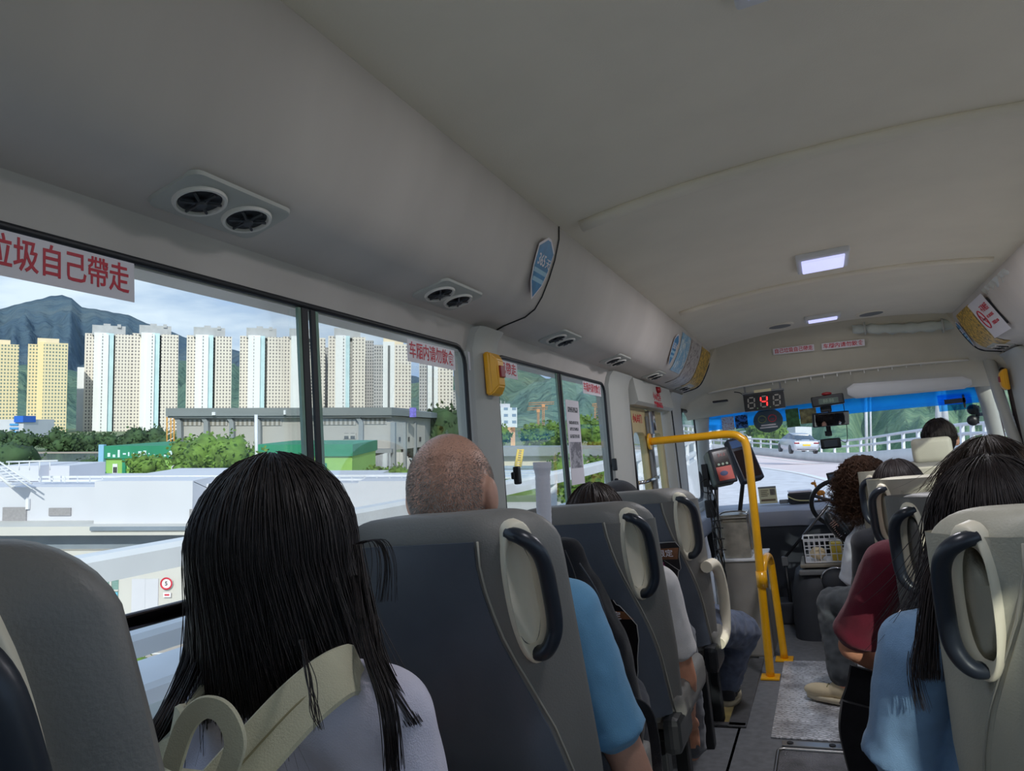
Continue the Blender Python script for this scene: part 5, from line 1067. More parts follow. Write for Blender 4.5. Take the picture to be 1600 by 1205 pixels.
# towers
DT = 620
tw_w = mat('tower_white', (232, 232, 234), .7, var=.03, scale=.05); tw_b = mat('tower_blue', (192, 220, 228), .6, var=.08, scale=.1); tw_g = mat('tower_roof_grey', (176, 176, 178), .8, var=.1, scale=.2)
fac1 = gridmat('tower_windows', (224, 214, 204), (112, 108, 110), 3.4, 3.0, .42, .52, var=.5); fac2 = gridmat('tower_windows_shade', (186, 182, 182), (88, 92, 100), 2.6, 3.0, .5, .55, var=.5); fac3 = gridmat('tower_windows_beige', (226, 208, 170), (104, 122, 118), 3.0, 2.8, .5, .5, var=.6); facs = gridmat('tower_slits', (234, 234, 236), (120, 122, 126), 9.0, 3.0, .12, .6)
def tower(u0, u1, vt, lb, D=DT, style=0, vb=702):
    t = grow('apartment_tower', lb, 'tower', 'apartment towers across the river', fp((u0 + u1) / 2, vb, D)); w_ = u1 - u0
    X = lambda f: u0 + w_ * f
    if style == 0:
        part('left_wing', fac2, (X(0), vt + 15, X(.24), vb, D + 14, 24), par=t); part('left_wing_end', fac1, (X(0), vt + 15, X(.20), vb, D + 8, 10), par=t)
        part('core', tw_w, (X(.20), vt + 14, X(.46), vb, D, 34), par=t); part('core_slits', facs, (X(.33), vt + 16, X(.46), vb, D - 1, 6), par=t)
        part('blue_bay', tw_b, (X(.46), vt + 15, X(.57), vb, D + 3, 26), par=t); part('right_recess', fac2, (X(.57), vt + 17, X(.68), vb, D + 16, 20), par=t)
        part('right_wing', fac1, (X(.66), vt + 17, X(1), vb, D + 4, 26), par=t); part('roof_block', tw_g, (X(.16), vt + 3, X(.88), vt + 18, D + 10, 18), (X(.40), vt, X(.55), vt + 8, D + 12, 8), (X(.70), vt + 1, X(.78), vt + 6, D + 12, 5), par=t)
    elif style == 1:
        part('left_wing', fac3, (X(0), vt + 9, X(.3), vb, D + 6, 24), par=t); part('middle_bay', mat('tower_yellow', (240, 220, 172), .7, var=.04), (X(.26), vt + 5, X(.42), vb, D, 26), par=t); part('right_wing', fac3, (X(.42), vt + 7, X(1), vb, D + 3, 26), par=t)
        part('crown', mat('tower_crown', (226, 208, 178), .7), (X(.25), vt, X(.82), vt + 10, D + 6, 16), par=t)
    else:
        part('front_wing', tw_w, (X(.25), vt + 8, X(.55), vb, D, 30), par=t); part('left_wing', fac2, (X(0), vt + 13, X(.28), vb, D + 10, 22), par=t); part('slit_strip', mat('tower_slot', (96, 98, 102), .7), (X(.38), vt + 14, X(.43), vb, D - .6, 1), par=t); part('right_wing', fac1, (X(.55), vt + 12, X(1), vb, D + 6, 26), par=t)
        part('roof_block', mat('tower_crown', (226, 208, 178), .7), (X(.26), vt, X(.8), vt + 12, D + 8, 16), par=t)
    return t
tower(-28, 26, 531, 'beige tower cut by the left edge of the window', D=560, style=1, vb=684)
tower(44, 103, 529, 'whole beige and yellow tower left of the white ones', D=560, style=1, vb=686)
tower(133, 205, 506, 'white tower, leftmost of the tall blue-striped ones'); tower(207, 276, 506, 'second tall blue-striped white tower from the left')
tower(292, 360, 509, 'third tall blue-striped tower, just left of a dark mountain gap'); tower(375, 440, 510, 'fourth tall blue-striped tower, left of the window joint'); tower(442, 507, 511, 'tall tower behind the dark window joint')
tower(513, 570, 510, 'tall blue-striped tower just right of the window joint'); tower(584, 642, 526, 'shorter cream-topped tower left of the red lettered strip', style=2); tower(655, 708, 537, 'pale tower behind the red lettered strip near the pillar', style=2)
part_t = grow('slim_tower', 'slim pale slab tower peeping out left of the tall white towers', 'tower', None, fp(126, 702, DT + 30)); part('slab', tw_w, (121, 574, 133, 700, DT + 30, 14), par=part_t)
for (u0, u1, v0, lb) in ((432, 441, 543, 'grey slab tower half hidden left of the window joint'), (505, 515, 543, 'grey slab tower half hidden right of the window joint'), (568, 583, 532, 'short tower wing left of the cream-topped tower'), (696, 716, 610, 'low pale block beside the pillar of the first window')):
    q = grow('slim_tower', lb, 'tower', None, fp(u0, 702, DT + 50)); part('slab', fac2, (u0, v0, u1, 700, DT + 50, 16), par=q)
q = grow('office_block', 'low blue and white office block at the far left waterfront', 'building', None, fp(20, 700, 300)); part('block', white1, (-40, 656, 36, 692, 300, 20), par=q); part('blue_top', mat('royal_blue', (40, 104, 206), .5), (22, 650, 36, 660, 299, 8), par=q); part('blue_bands', mat('band_blue', (84, 156, 214), .5), *[(15, 662 + 6 * k, 28, 665 + 6 * k, 299.5, 1) for k in range(5)], par=q)
# second window: white block, orange frame, cranes, low walls, yellow ladder
q = grow('office_block', 'white block with many window bands behind the second window', 'building', None, fp(790, 670, 420)); wbf = gridmat('block_windows', (222, 230, 240), (130, 156, 186), 5.0, 4.0, .5, .45)
part('block', wbf, (772, 637, 808, 668, 420, 30), par=q); part('roof_block', white1, (780, 631, 797, 638, 424, 20), par=q); part('mast', tw_g, (782, 626, 783.4, 632, 424, 1), (788, 627, 789, 632, 424, 1), par=q)
orm2 = mat('orange_concrete', (232, 186, 146), .8); q = grow('portal_frame', 'pale orange concrete portal frame behind the second window', 'frame', None, fp(788, 700, 130)); part('left_leg', orm2, (772, 668, 777, 696, 130, 3), par=q); part('right_leg', orm2, (798, 668, 805, 698, 130, 3), par=q); part('beam', orm2, (770, 668, 805, 675, 130, 4), par=q)
cro = mat('crane_orange', (222, 158, 112), .6)
for (u, vt, vb, j0, j1, lb, w_) in ((849, 632, 668, 826, 866, 'thin pale orange tower crane, nearer the left', .35), (841, 640, 672, 824, 856, 'thin tower crane just left of the window joint of second window', .3), (935, 634, 678, 925, 940, 'thick orange crane mast at the front edge of second window', 1.3)):
    q = grow('tower_crane', lb, 'crane', 'tower cranes', fp(u, vb, 260)); bm = nb(); r_ = w_; a, b = fp(u, vt, 260), fp(u, vb, 260)
    for dx in (-r_, r_):
        for dy in (-r_, r_): add_tube(bm, [a + V((dx, dy, 0)), b + V((dx, dy, 0))], .09, 4)
    for k in range(12): z = b.z + (a.z - b.z) * k / 12; z2 = b.z + (a.z - b.z) * (k + 1) / 12; add_tube(bm, [V((a.x - r_, a.y - r_, z)), V((a.x + r_, a.y - r_, z2))], .1, 4)
    obj('mast', bm, cro, q); bm = nb(); a, b = fp(j0, vt + 1, 260), fp(j1, vt - .5, 260)
    for dz_ in (0, .8): add_tube(bm, [a + V((0, 0, dz_)), b + V((0, 0, dz_))], .10, 4)
    for k in range(14): add_tube(bm, [a.lerp(b, k / 14), a.lerp(b, (k + 1) / 14) + V((0, 0, 1.1))], .04, 4)
    obj('jib', bm, cro, q); bm = nb(); add_box(bm, fp(u, vt + 2, 260), (1.2, 1.2, 1.2)); obj('cab', bm, cro, q)
q = grow('flyover_wall', 'long pale flyover wall seen low in the second window', 'wall', None, fp(860, 720, 60)); part('wall', mat('wall_beige', (214, 206, 186), .85, var=.06), (724, 712, 1010, 727, 62, 2), par=q); part('coping', hcol, (724, 699, 1010, 712, 61, 3), par=q)
bm = nb(); a = fp(850, 735, 58); add_box(bm, (a.x, 54, a.z - .8), (26, 12, .3)); struct('grass_verge', bm, grassm, world=True)
ylm = mat('ladder_yellow', (226, 190, 60), .6); q = grow('yellow_stair', 'small yellow steel stair leaning on the flyover wall', 'stairs', None, fp(810, 730, 56)); bar(q, 'stringer', 805, 730, 810, 702, 56, .10, ylm); bar(q, 'stringer', 813, 730, 817, 702, 56, .10, ylm)
for k in range(8): bar(q, 'rung', 805 + k * .65, 728 - k * 3.5, 813 + k * .6, 728 - k * 3.5, 56, .06, ylm)
for i, (u, Y, r, lb) in enumerate(((775, 130, 3.2, 'tree seen through the orange portal frame'), (835, 110, 2.6, 'tree line piece in second window, left of joint'), (858, 115, 3.0, 'tree near the joint of the second window'), (905, 112, 3.6, 'tree behind the white window notice'), (928, 100, 3.2, 'tree at the front edge of second window'))):
    p = fp(u, 700, Y); bush('tree', (p.x, Y, p.z), r, leafm, lb, 'tree', 'trees seen in the second window', seed=90 + i, leaves=500, ls=.5, n=8)
p = fp(915, 750, 30); bush('tree', (p.x, 30, p.z - 1.4), 1.7, leafm, 'near leafy bush below the window notice', 'tree', 'trees seen in the second window', seed=99, leaves=1400, ls=.16, n=10)
q = grow('solar_panels', 'flat rows of pale rooftop panels just beyond the parapet in second window', 'panels', None, fp(820, 745, 24))
for k in range(3): part('panel_row', mat('panel_pale', (206, 210, 216), .35, var=.1), (772, 737 + 4.2 * k, 862, 739.6 + 4.2 * k, 26 - 1.2 * k, .9), par=q)
# hills
def hill(name, pts, D, D0, zb, m, seed):
    bm = nb(); fine = []
    for (ua, va), (ub, vb) in zip(pts, pts[1:]):
        for k in range(10): fine.append((ua + (ub - ua) * k / 10, va + (vb - va) * k / 10))
    fine.append(pts[-1]); rows = []
    for i, (u, v) in enumerate(fine):
        v += 1.6 * noise.noise(V((u * .07, seed, 0))); p = fpD(u, v, D); row = []
        for k in range(13):
            f = k / 12; hz = p.z * (1 - (1 - f) ** 1.6) + zb * (1 - f) ** 1.6 * 1.0
            d_ = D0 + (D - D0) * f; q = V((p.x / D * d_, p.y / D * d_, 0)); z = zb + (p.z - zb) * f ** .9
            z += (D * .022) * (noise.noise(V((u * .018 + seed, f * 3.2, 1))) + .5 * noise.noise(V((u * .05 + seed, f * 8, 4)))) * math.sin(PI * f) * 1.2
            row.append((q.x, q.y, z))
        row.append((p.x * 1.15, p.y * 1.15, zb)); rows.append(row)
    add_loft(bm, rows, closed=False, caps=False); return struct(name, bm, m, world=True)
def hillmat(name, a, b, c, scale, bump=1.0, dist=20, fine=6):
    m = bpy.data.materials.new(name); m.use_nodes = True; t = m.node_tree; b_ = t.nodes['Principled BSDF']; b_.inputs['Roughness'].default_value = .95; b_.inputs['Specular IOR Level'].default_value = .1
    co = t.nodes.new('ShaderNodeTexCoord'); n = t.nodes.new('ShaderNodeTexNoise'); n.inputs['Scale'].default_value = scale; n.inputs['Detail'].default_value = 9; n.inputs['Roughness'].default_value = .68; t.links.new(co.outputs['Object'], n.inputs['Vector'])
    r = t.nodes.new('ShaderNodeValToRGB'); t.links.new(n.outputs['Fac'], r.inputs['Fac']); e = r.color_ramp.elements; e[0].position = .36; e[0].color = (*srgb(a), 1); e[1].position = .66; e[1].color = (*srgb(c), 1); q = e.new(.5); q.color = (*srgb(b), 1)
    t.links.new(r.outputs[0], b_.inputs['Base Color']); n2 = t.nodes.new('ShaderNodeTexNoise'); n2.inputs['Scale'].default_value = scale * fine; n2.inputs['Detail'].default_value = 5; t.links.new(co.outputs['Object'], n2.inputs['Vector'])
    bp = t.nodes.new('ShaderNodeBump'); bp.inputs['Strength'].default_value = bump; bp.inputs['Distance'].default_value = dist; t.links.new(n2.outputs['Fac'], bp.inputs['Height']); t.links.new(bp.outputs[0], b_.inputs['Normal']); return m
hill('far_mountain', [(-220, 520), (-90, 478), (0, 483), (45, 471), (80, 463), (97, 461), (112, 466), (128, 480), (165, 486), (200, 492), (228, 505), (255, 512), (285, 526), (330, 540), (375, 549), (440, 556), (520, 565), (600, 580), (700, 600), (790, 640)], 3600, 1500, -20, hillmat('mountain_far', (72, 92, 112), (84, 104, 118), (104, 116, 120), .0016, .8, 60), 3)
hill('green_hill', [(-220, 600), (-60, 575), (40, 570), (120, 580), (220, 560), (330, 566), (450, 585), (560, 590), (640, 600), (720, 585), (770, 562), (800, 572), (815, 577), (840, 584), (862, 596), (900, 640)], 1700, 900, -20, hillmat('hill_mid_haze', (80, 106, 98), (98, 124, 110), (124, 144, 120), .004, 1, 30), 7)  # distance haze is mixed into these pale bluish greens
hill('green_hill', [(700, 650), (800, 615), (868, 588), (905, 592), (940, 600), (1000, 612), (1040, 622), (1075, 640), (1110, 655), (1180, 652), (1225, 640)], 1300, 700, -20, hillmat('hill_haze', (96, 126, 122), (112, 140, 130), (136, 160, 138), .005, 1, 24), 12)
hill('wooded_slope', [(1150, 650), (1215, 642), (1250, 628), (1300, 612), (1350, 600), (1420, 590), (1500, 588), (1560, 592), (1700, 600), (1900, 610)], 420, 90, -12, hillmat('wooded_haze', (74, 108, 84), (108, 140, 108), (150, 174, 132), .03, 1, 3, 9), 21)  # woodland greens lightened so the colour carries the haze
# pylons and blocks seen through the windscreen
for (u, v0, v1, D, r, lb) in ((1353, 600, 672, 48, .09, 'thick white lamp column ahead, left one of the pair'), (1360, 610, 672, 52, .06, 'thin white lamp column ahead, right one of the pair')):
    p = fpD(u, v1, D); q = grow('lamp_column', lb, 'lamp column', None, p); bm = nb(); add_tube(bm, [p + V((0, 0, -2)), fpD(u - 1, v0 - 40, D)], r, 8); obj('column', bm, railm, q)
q = grow('bridge_pylon', 'white sloping bridge pylon beside the blue permit holder', 'pylon', None, fpD(1470, 665, 60)); bm = nb()
for (ua, ub) in ((1467, 1466), (1470, 1478)): add_tube(bm, [fpD(ua, 560, 60), fpD(ub, 668, 60)], [.12, .26], 6)
obj('legs', bm, railm, q)
q = grow('gantry', 'pale blue toll gantry far ahead left of the reader', 'gantry', None, fpD(1110, 690, 120)); bm = nb(); a, b = fpD(1098, 660, 120), fpD(1125, 660, 120); add_box(bm, (a + b) / 2, ((b - a).length, 1, .9), Matrix.Rotation(-.45 * 0, 3, 'Z')); obj('beam', bm, tw_b, q)
for u in (1101, 1122): bm = nb(); add_tube(bm, [fpD(u, 661, 120), fpD(u, 690, 120)], .35, 6); obj('leg', bm, railm, q)
for i, (u0, u1, v0, v1, lb) in enumerate(((1160, 1173, 674, 690, 'small white roadside cabin left of the silver car'), (1234, 1264, 667, 684, 'white lattice framed block just above the silver car'))):
    q = grow('roadside_cabin', lb, 'cabin', None, fpD((u0 + u1) / 2, v1, 110)); bm = nb(); a, b = fpD(u0, v0, 110), fpD(u1, v1, 110); add_box(bm, (a + b) / 2, (abs(b.x - a.x), 3, abs(a.z - b.z))); obj('block', bm, railm, q)
for (u, v, D, r, lb) in ((1186, 688, 75, 2.0, 'round roadside tree left of the car'), (1208, 688, 80, 1.7, 'smaller roadside tree behind the car')):
    p = fpD(u, v, D); bush('tree', (p.x, p.y, p.z - .5), r, leafm, lb, 'tree', None, seed=int(u), leaves=300, ls=.4, n=8)
# ================================================================ PEOPLE
def hairmat(name, a, b, rough=.38):
    m = mat(name, a, rough + .12, var=.4, scale=30, spec=.35, stretch=(6, 6, .6)); return m
hair_black = hairmat('hair_black', (48, 42, 42), None, .32); hair_brown = hairmat('hair_dark_brown', (58, 44, 38), None, .32); hair_curly = hairmat('hair_brown', (74, 50, 36), None, .45); hair_grey = mat('stubble_grey', (172, 166, 160), .7, var=.3, scale=60)
def strand_fn(c, rad, yaw, L_, spread=1.0, back=0.0, lift=1.03, seed=0, curl=0, wind=.25):
    c = V(c); ry = Matrix.Rotation(yaw, 3, 'Z')
    def f(phi, s, jit, ln):                          # phi 0 = back of the head; s in 0..1
        a, b, h = rad; tot = ln; arc = R(100); top_len = .5 * (a + h) * arc
        d = s * (top_len + tot)
        if d < top_len:
            th = R(4) + (arc - R(4)) * d / top_len; e = lift + .03 * jit
            p = V((a * e * math.sin(th) * math.sin(phi), -b * e * math.sin(th) * math.cos(phi), h * e * math.cos(th)))
        else:
            dd = d - top_len; th = arc; e = lift + .03 * jit; k = dd / max(tot, 1e-4); w_ = 1 + (spread - 1) * k
            p = V((a * e * math.sin(th) * math.sin(phi) * w_, -b * e * math.sin(th) * math.cos(phi) * (1 - .25 * k) - back * k, h * e * math.cos(th) - dd))
            p.x += jit * .018 * k
        if curl: p += V((math.sin(d * 190 + jit * 9), math.cos(d * 170 + jit * 7), math.sin(d * 150 + phi * 5))) * curl * min(1, s * 2)
        q = noise.noise(V((phi * 3 + seed, s * 2.2, jit))) * .012 * s * wind * 4; p += V((q, q * .4, 0))
        return c + ry @ p
    return f
def hair(par, m, c, rad, L_, yaw=0, n=900, seg=12, r=.0011, phimax=150, spread=1.0, back=0, curl=0, seed=1, shell=True, vox=.009, lvar=.12, th0=0, tuft=.035, wild=0):
    rnd = random.Random(seed); f = strand_fn(c, rad, yaw, L_, spread, back, seed=seed, curl=curl); fs = strand_fn(c, rad, yaw, L_, spread, back, lift=.88, seed=seed, curl=0)
    o = None
    if shell:
        def sh(bm):
            add_ell(bm, V(c), (rad[0] * .985, rad[1] * .985, rad[2] * .985))
            k = max(9, int(phimax / 7))
            for i in range(k + 1):
                ph = R(-phimax + 2 * phimax * i / k); pts = [fs(ph, s / 12, 0, L_ * .93) for s in range(13)]
                add_tube(bm, pts, [.018] * 11 + [.014, .006], 8)
            if L_ > .12:
                for z in range(8):                   # fill between the strands
                    kk = .45 + .5 * z / 8; ring = [fs(R(-phimax * .8 + 1.6 * phimax * i / 10), kk, 0, L_ * .93) for i in range(11)]; mid = sum(ring, V()) / 11
                    for q in ring: add_tube(bm, [q, q.lerp(mid, .8)], [.016, .016], 6)
        me = remesh(sh, vox, 4)
        nn_ = [0.0] * (3 * len(me.vertices)); me.vertices.foreach_get('normal', nn_)
        for i, v in enumerate(me.vertices): v.co += V(nn_[3 * i:3 * i + 3]) * .003 * noise.noise(V((v.co.x * 90, v.co.y * 90, v.co.z * 9)))
        o = robj('hair', me, mat(m.name + '_base', (34, 30, 30) if 'black' in m.name else (46, 35, 30), .85, var=.3, scale=30, spec=.08, stretch=(6, 6, .6)), par)
    VV, FF = [], []
    for i in range(n):
        cl = rnd.uniform(-phimax, phimax); ph = R(cl + rnd.uniform(-2, 2)); j = rnd.gauss(0, 1) * .8; ln = L_ * rnd.uniform(1 - lvar, 1 + lvar * .6) * (1 + .04 * math.sin(cl * .35))
        s0 = .42 * rnd.random() ** 1.7; pts = []
        wx, wy = rnd.gauss(0, wild), rnd.gauss(0, wild)
        for k in range(seg + 1):
            s = s0 + (1 - s0) * k / seg; p = f(ph, s, j, ln); e = ((s - s0) / (1 - s0)) ** 2; pts.append(p + V((wx * e, wy * e * .5, abs(wx) * e * .3)))
        rr = r * rnd.uniform(.7, 1.5)
        for k, p in enumerate(pts):
            t = (pts[min(k + 1, seg)] - pts[max(k - 1, 0)]).normalized(); a = t.cross(V((.3, .2, 1))).normalized(); b = t.cross(a); q = rr * (1 - (k / seg) ** 3 * .8)
            VV += [p + a * q, p - a * q * .5 + b * q * .87, p - a * q * .5 - b * q * .87]
            if k < seg:
                o_ = len(VV) - 3
                for x in range(3): FF.append((o_ + x, o_ + (x + 1) % 3, o_ + 3 + (x + 1) % 3, o_ + 3 + x))
    me = bpy.data.meshes.new('hair_strands'); me.from_pydata(VV, [], FF); me.polygons.foreach_set('use_smooth', [True] * len(FF)); robj('hair_strands', me, m, o if o else par)
    return o
def crease(me, amp, sx=14, sz=5, seed=0):
    nn_ = [0.0] * (3 * len(me.vertices)); me.vertices.foreach_get('normal', nn_)
    for i, v in enumerate(me.vertices): v.co += V(nn_[3 * i:3 * i + 3]) * amp * (noise.noise(V((v.co.x * sx + seed, v.co.y * sx, v.co.z * sz))) + .5 * noise.noise(V((v.co.x * sx * 2.2 + v.co.z * 9, v.co.y * sx * 2, v.co.z * sz * 3 + seed))))
def person(label, head, hr, neck, hip, sh_l, sh_r, elb=None, wri=None, knees=None, ank=None, yaw=0, sm_=skin, shirt=None, sleeve=.6, pants=None, fat=1.0, group=None, shoes=None, foot=0, vox=.009, name='passenger', fingers=True, torso=(.165, .105)):
    """arms: (left, right) points; None leaves that limb resting hidden beside the body"""
    hx, hy, hz = head; t = empty(name, (hip[0], hip[1], 0), label, 'person', group); ry = Matrix.Rotation(yaw, 3, 'Z'); H = lambda x, y, z: V(head) + ry @ V((x * hr / .078, y * hr / .078, z * hr / .078))
    hip, neck = V(hip), V(neck); hip.x = max(-.775, min(.78, hip.x)); shs = [V(sh_l), V(sh_r)]
    elb = [V(e) if e else s + V((sg * .03, .04, -.27)) for e, s, sg in zip(elb or (None, None), shs, (-1, 1))]
    for e in elb + shs: e.x = max(-.885, min(.885, e.x))
    wri = [V(w_) if w_ else e + V((0, .22, .02)) for w_, e in zip(wri or (None, None), elb)]
    knees = [V(k) if k else hip + V((sg * .10, .42, .02)) for k, sg in zip(knees or (None, None), (-1, 1))]
    ank = [V(a) if a else k + V((0, .04, -.40)) for a, k in zip(ank or (None, None), knees)]
    k_ = hr / .078
    def body(bm):
        add_ell(bm, H(0, 0, 0), (.078 * k_, .098 * k_, .104 * k_), ry); add_ell(bm, H(0, .030, -.045), (.060 * k_, .066 * k_, .080 * k_), ry); add_ell(bm, H(0, .062, -.098), (.026 * k_, .024 * k_, .020 * k_))
        cap(bm, H(0, .092, -.015), H(0, .112, -.048), .010 * k_, .015 * k_); add_ell(bm, H(0, .092, -.078), (.024 * k_, .010 * k_, .007 * k_)); 
        for sg in (-1, 1):
            add_ell(bm, H(sg * .084, .0, -.022), (.013 * k_, .021 * k_, .036 * k_), ry @ Matrix.Rotation(sg * .35, 3, 'Z')); add_ell(bm, H(sg * .034, .085, .012), (.020 * k_, .010 * k_, .008 * k_))
        cap(bm, H(0, -.012, -.06), neck, .054 * k_, .058 * k_); cap(bm, neck, neck.lerp(hip, .5), .045, .05)
        for i in (0, 1):
            cap(bm, neck + V((0, 0, -.04)), shs[i], .045, .050); cap(bm, shs[i], elb[i], .046 * fat, .038 * fat); cap(bm, elb[i], wri[i], .038 * fat, .026 * fat)
            d = (wri[i] - elb[i]).normalized(); side = d.cross(V((0, 0, 1))).normalized(); up = side.cross(d).normalized()
            pc = wri[i] + d * .05; add_ell(bm, pc, (.040, .050, .016), Matrix((side, d, up)).transposed())
            if fingers:
                for q, ln in ((-.027, .062), (-.009, .074), (.010, .070), (.028, .054)):
                    a = wri[i] + d * .085 + side * q; b = a + d * ln * .5 - up * .008; cap(bm, a, b, .0095, .0088, 8); cap(bm, b, b + d * ln * .38 - up * .030, .0088, .0078, 8)
                sg = 1 if i == 0 else -1; a = wri[i] + d * .03 + side * .032 * sg; b = a + side * .026 * sg + d * .028 - up * .01; cap(bm, a, b, .012, .0105, 8); cap(bm, b, b + d * .028 - up * .012, .0105, .009, 8)
            cap(bm, hip + V(((-1, 1)[i] * .09, 0, 0)), knees[i], .075, .055); cap(bm, knees[i], ank[i], .05, .035)
    b_ = robj('body', remesh(body, vox, 4), sm_, t)
    for sg in (-1, 1):
        bm = nb(); add_ell(bm, H(sg * .033, .082, .002), (.014 * k_,) * 3); e_ = obj('eye', bm, eyem, t); bm = nb(); add_ell(bm, H(sg * .033, .0925, .002), (.006 * k_, .0045 * k_, .006 * k_)); obj('iris', bm, pupil, e_)
    if shirt:
        def sh(bm):
            tp = neck + V((0, 0, -.045)); ch = tp.lerp(hip, .38); be = tp.lerp(hip, .75)
            rg = []
            for k in range(9):
                f = k / 8; p = tp.lerp(hip, f); w_ = torso[0] * (.62 + .38 * min(1, f * 5)) * (1 - .10 * math.sin(PI * f)); dp = torso[1] * (.70 + .30 * min(1, f * 4)); rg.append([p + V((w_ * math.cos(2 * PI * q / 20), dp * math.sin(2 * PI * q / 20), 0)) for q in range(20)])
            add_loft(bm, [[V((max(-.945, q.x), q.y, q.z)) for q in r_] for r_ in rg])
            cap(bm, neck + V((0, -.005, -.03)), neck + V((0, -.01, -.07)), .072, .10)
            for i in (0, 1):
                cap(bm, tp + V((0, 0, -.02)), shs[i], .070, .064 * fat); e = shs[i].lerp(elb[i], min(1, sleeve)); cap(bm, shs[i], e, .064 * fat, .060 * fat)
                d = (elb[i] - shs[i]).normalized(); add_cyl(bm, e, e + d * .03, .062 * fat, .064 * fat)
                if sleeve > 1: cap(bm, elb[i], elb[i].lerp(wri[i], sleeve - 1), .056 * fat, .046 * fat)
        me = remesh(sh, .008, 4); crease(me, .006, 11, 6, hx * 9); robj('shirt', me, shirt, t)
    if pants:
        def pt(bm):
            add_ell(bm, hip, (.17, .12, .11))
            for i in (0, 1):
                h_ = hip + V(((-1, 1)[i] * .085, .02, 0)); cap(bm, h_, knees[i], .092, .078); cap(bm, knees[i], ank[i].lerp(knees[i], .08), .076, .060)
        me = remesh(pt, .009, 4); crease(me, .010, 16, 16, hy * 7); robj('trousers', me, pants, t)
    for i in (0, 1):
        if shoes:
            def so(bm):
                a = ank[i]; fz = V((0, 1, 0)); add_ell(bm, a + V((0, .02, -.035)), (.042, .055, .042)); add_ell(bm, a + V((0, .10, -.045)), (.045, .085, .032)); add_ell(bm, a + V((0, -.03, -.04)), (.036, .035, .038))
            me = remesh(so, .006, 4)
            PV = Matrix.Translation(ank[i]) @ Matrix.Rotation(foot, 4, 'Z') @ Matrix.Translation(-ank[i]); me.transform(PV)
            s_ = robj('shoe', me, shoes, t)
            bm = nb(); add_loft(bm, [[V((ank[i].x + .050 * math.cos(a) * (1 - .12 * math.sin(a)), ank[i].y + .05 + .125 * math.sin(a), z)) for a in [2 * PI * q / 24 for q in range(24)]] for z in (ank[i].z - .078, ank[i].z - .058)]); bmesh.ops.transform(bm, matrix=PV, verts=bm.verts[:]); obj('sole', bm, mat('sole_cream', (198, 186, 160), .6), s_)
            for q in range(4):
                bm = nb(); y_ = ank[i].y + .05 + q * .022; add_tube(bm, smooth_path([(ank[i].x - .022, y_, ank[i].z - .016 - q * .004), (ank[i].x, y_, ank[i].z - .006 - q * .005), (ank[i].x + .022, y_, ank[i].z - .016 - q * .004)], 4), .0028, 6); bmesh.ops.transform(bm, matrix=PV, verts=bm.verts[:]); obj('lace', bm, mat('lace_olive', (148, 140, 104), .7), s_)
    return t
def cloth(name, c, var=.05): return mat(name, c, .85, var=var, scale=30, bump=.35, bscale=500, sheen=.2, spec=.2)
# --- 1 long-haired passenger in white
hc = at(432, 850, 1, .77); nk = V((hc.x + .01, .76, hc.z - .150)); s_l, s_r = at(235, 1150, 1, .74), at(640, 1150, 1, .74); s_l.z = s_r.z = nk.z - .058; s_l.x = nk.x - .165; s_r.x = nk.x + .185; s_l.y = s_r.y = .72
w1 = person('person with long straight black hair in white shirt, nearest left seat', hc, .080, nk, (nk.x, .67, .50), s_l, s_r, elb=(None, s_r + V((.035, .03, -.26))), shirt=cloth('white_shirt', (214, 210, 226)), sleeve=.92, pants=cloth('cream_trousers', (196, 188, 170)), torso=(.17, .11), name='seated_passenger')
hair(w1, hair_black, hc, (.096, .116, .119), .29, n=6500, seg=14, r=.0007, spread=1.30, back=.0, seed=4, phimax=140, lvar=.22, wild=.022)
LPAR = w1                                           # locks falling over the right and left shoulders
rnd = random.Random(8)
def lock(pts, n, wd, r=.0009):
    bm = nb()
    for _ in range(n):
        o_ = V((rnd.gauss(0, wd), rnd.gauss(0, wd), 0)); pp = smooth_path([V(p) + o_ * (.25 + .75 * k / len(pts)) + V((rnd.gauss(0, .002), rnd.gauss(0, .002), 0)) for k, p in enumerate(pts)], 5); m_ = len(pp)
        add_tube(bm, pp, [r * (1 - .7 * (k / m_) ** 3) for k in range(m_)], 3, caps=False)
    obj('hair_lock', bm, hair_black, LPAR)
yy = .66
lock([at(560, 850, 1, .78), at(580, 960, 1, .74), at(598, 1040, 1, .70), at(650, 1130, 1, .70)], 80, .007)
lock([at(555, 900, 1, .76), at(570, 1000, 1, .70), at(605, 1100, 1, .655), at(615, 1205, 1, .66)], 90, .006)
lock([at(310, 900, 1, .74), at(300, 1000, 1, .70), at(270, 1100, 1, .62), at(212, 1195, 1, .58)], 150, .007)
lock([at(335, 900, 1, .72), at(310, 1020, 1, .68), at(262, 1120, 1, .60), at(232, 1180, 1, .58)], 120, .009)
lock([at(560, 850, 1, .76), at(590, 845, 1, .74), at(604, 880, 1, .73), at(600, 940, 1, .73)], 26, .010, .0006)
lock([at(470, 1000, 1, .64), at(482, 1060, 1, .60), at(490, 1110, 1, .58), at(500, 1140, 1, .57)], 12, .003, .0006)
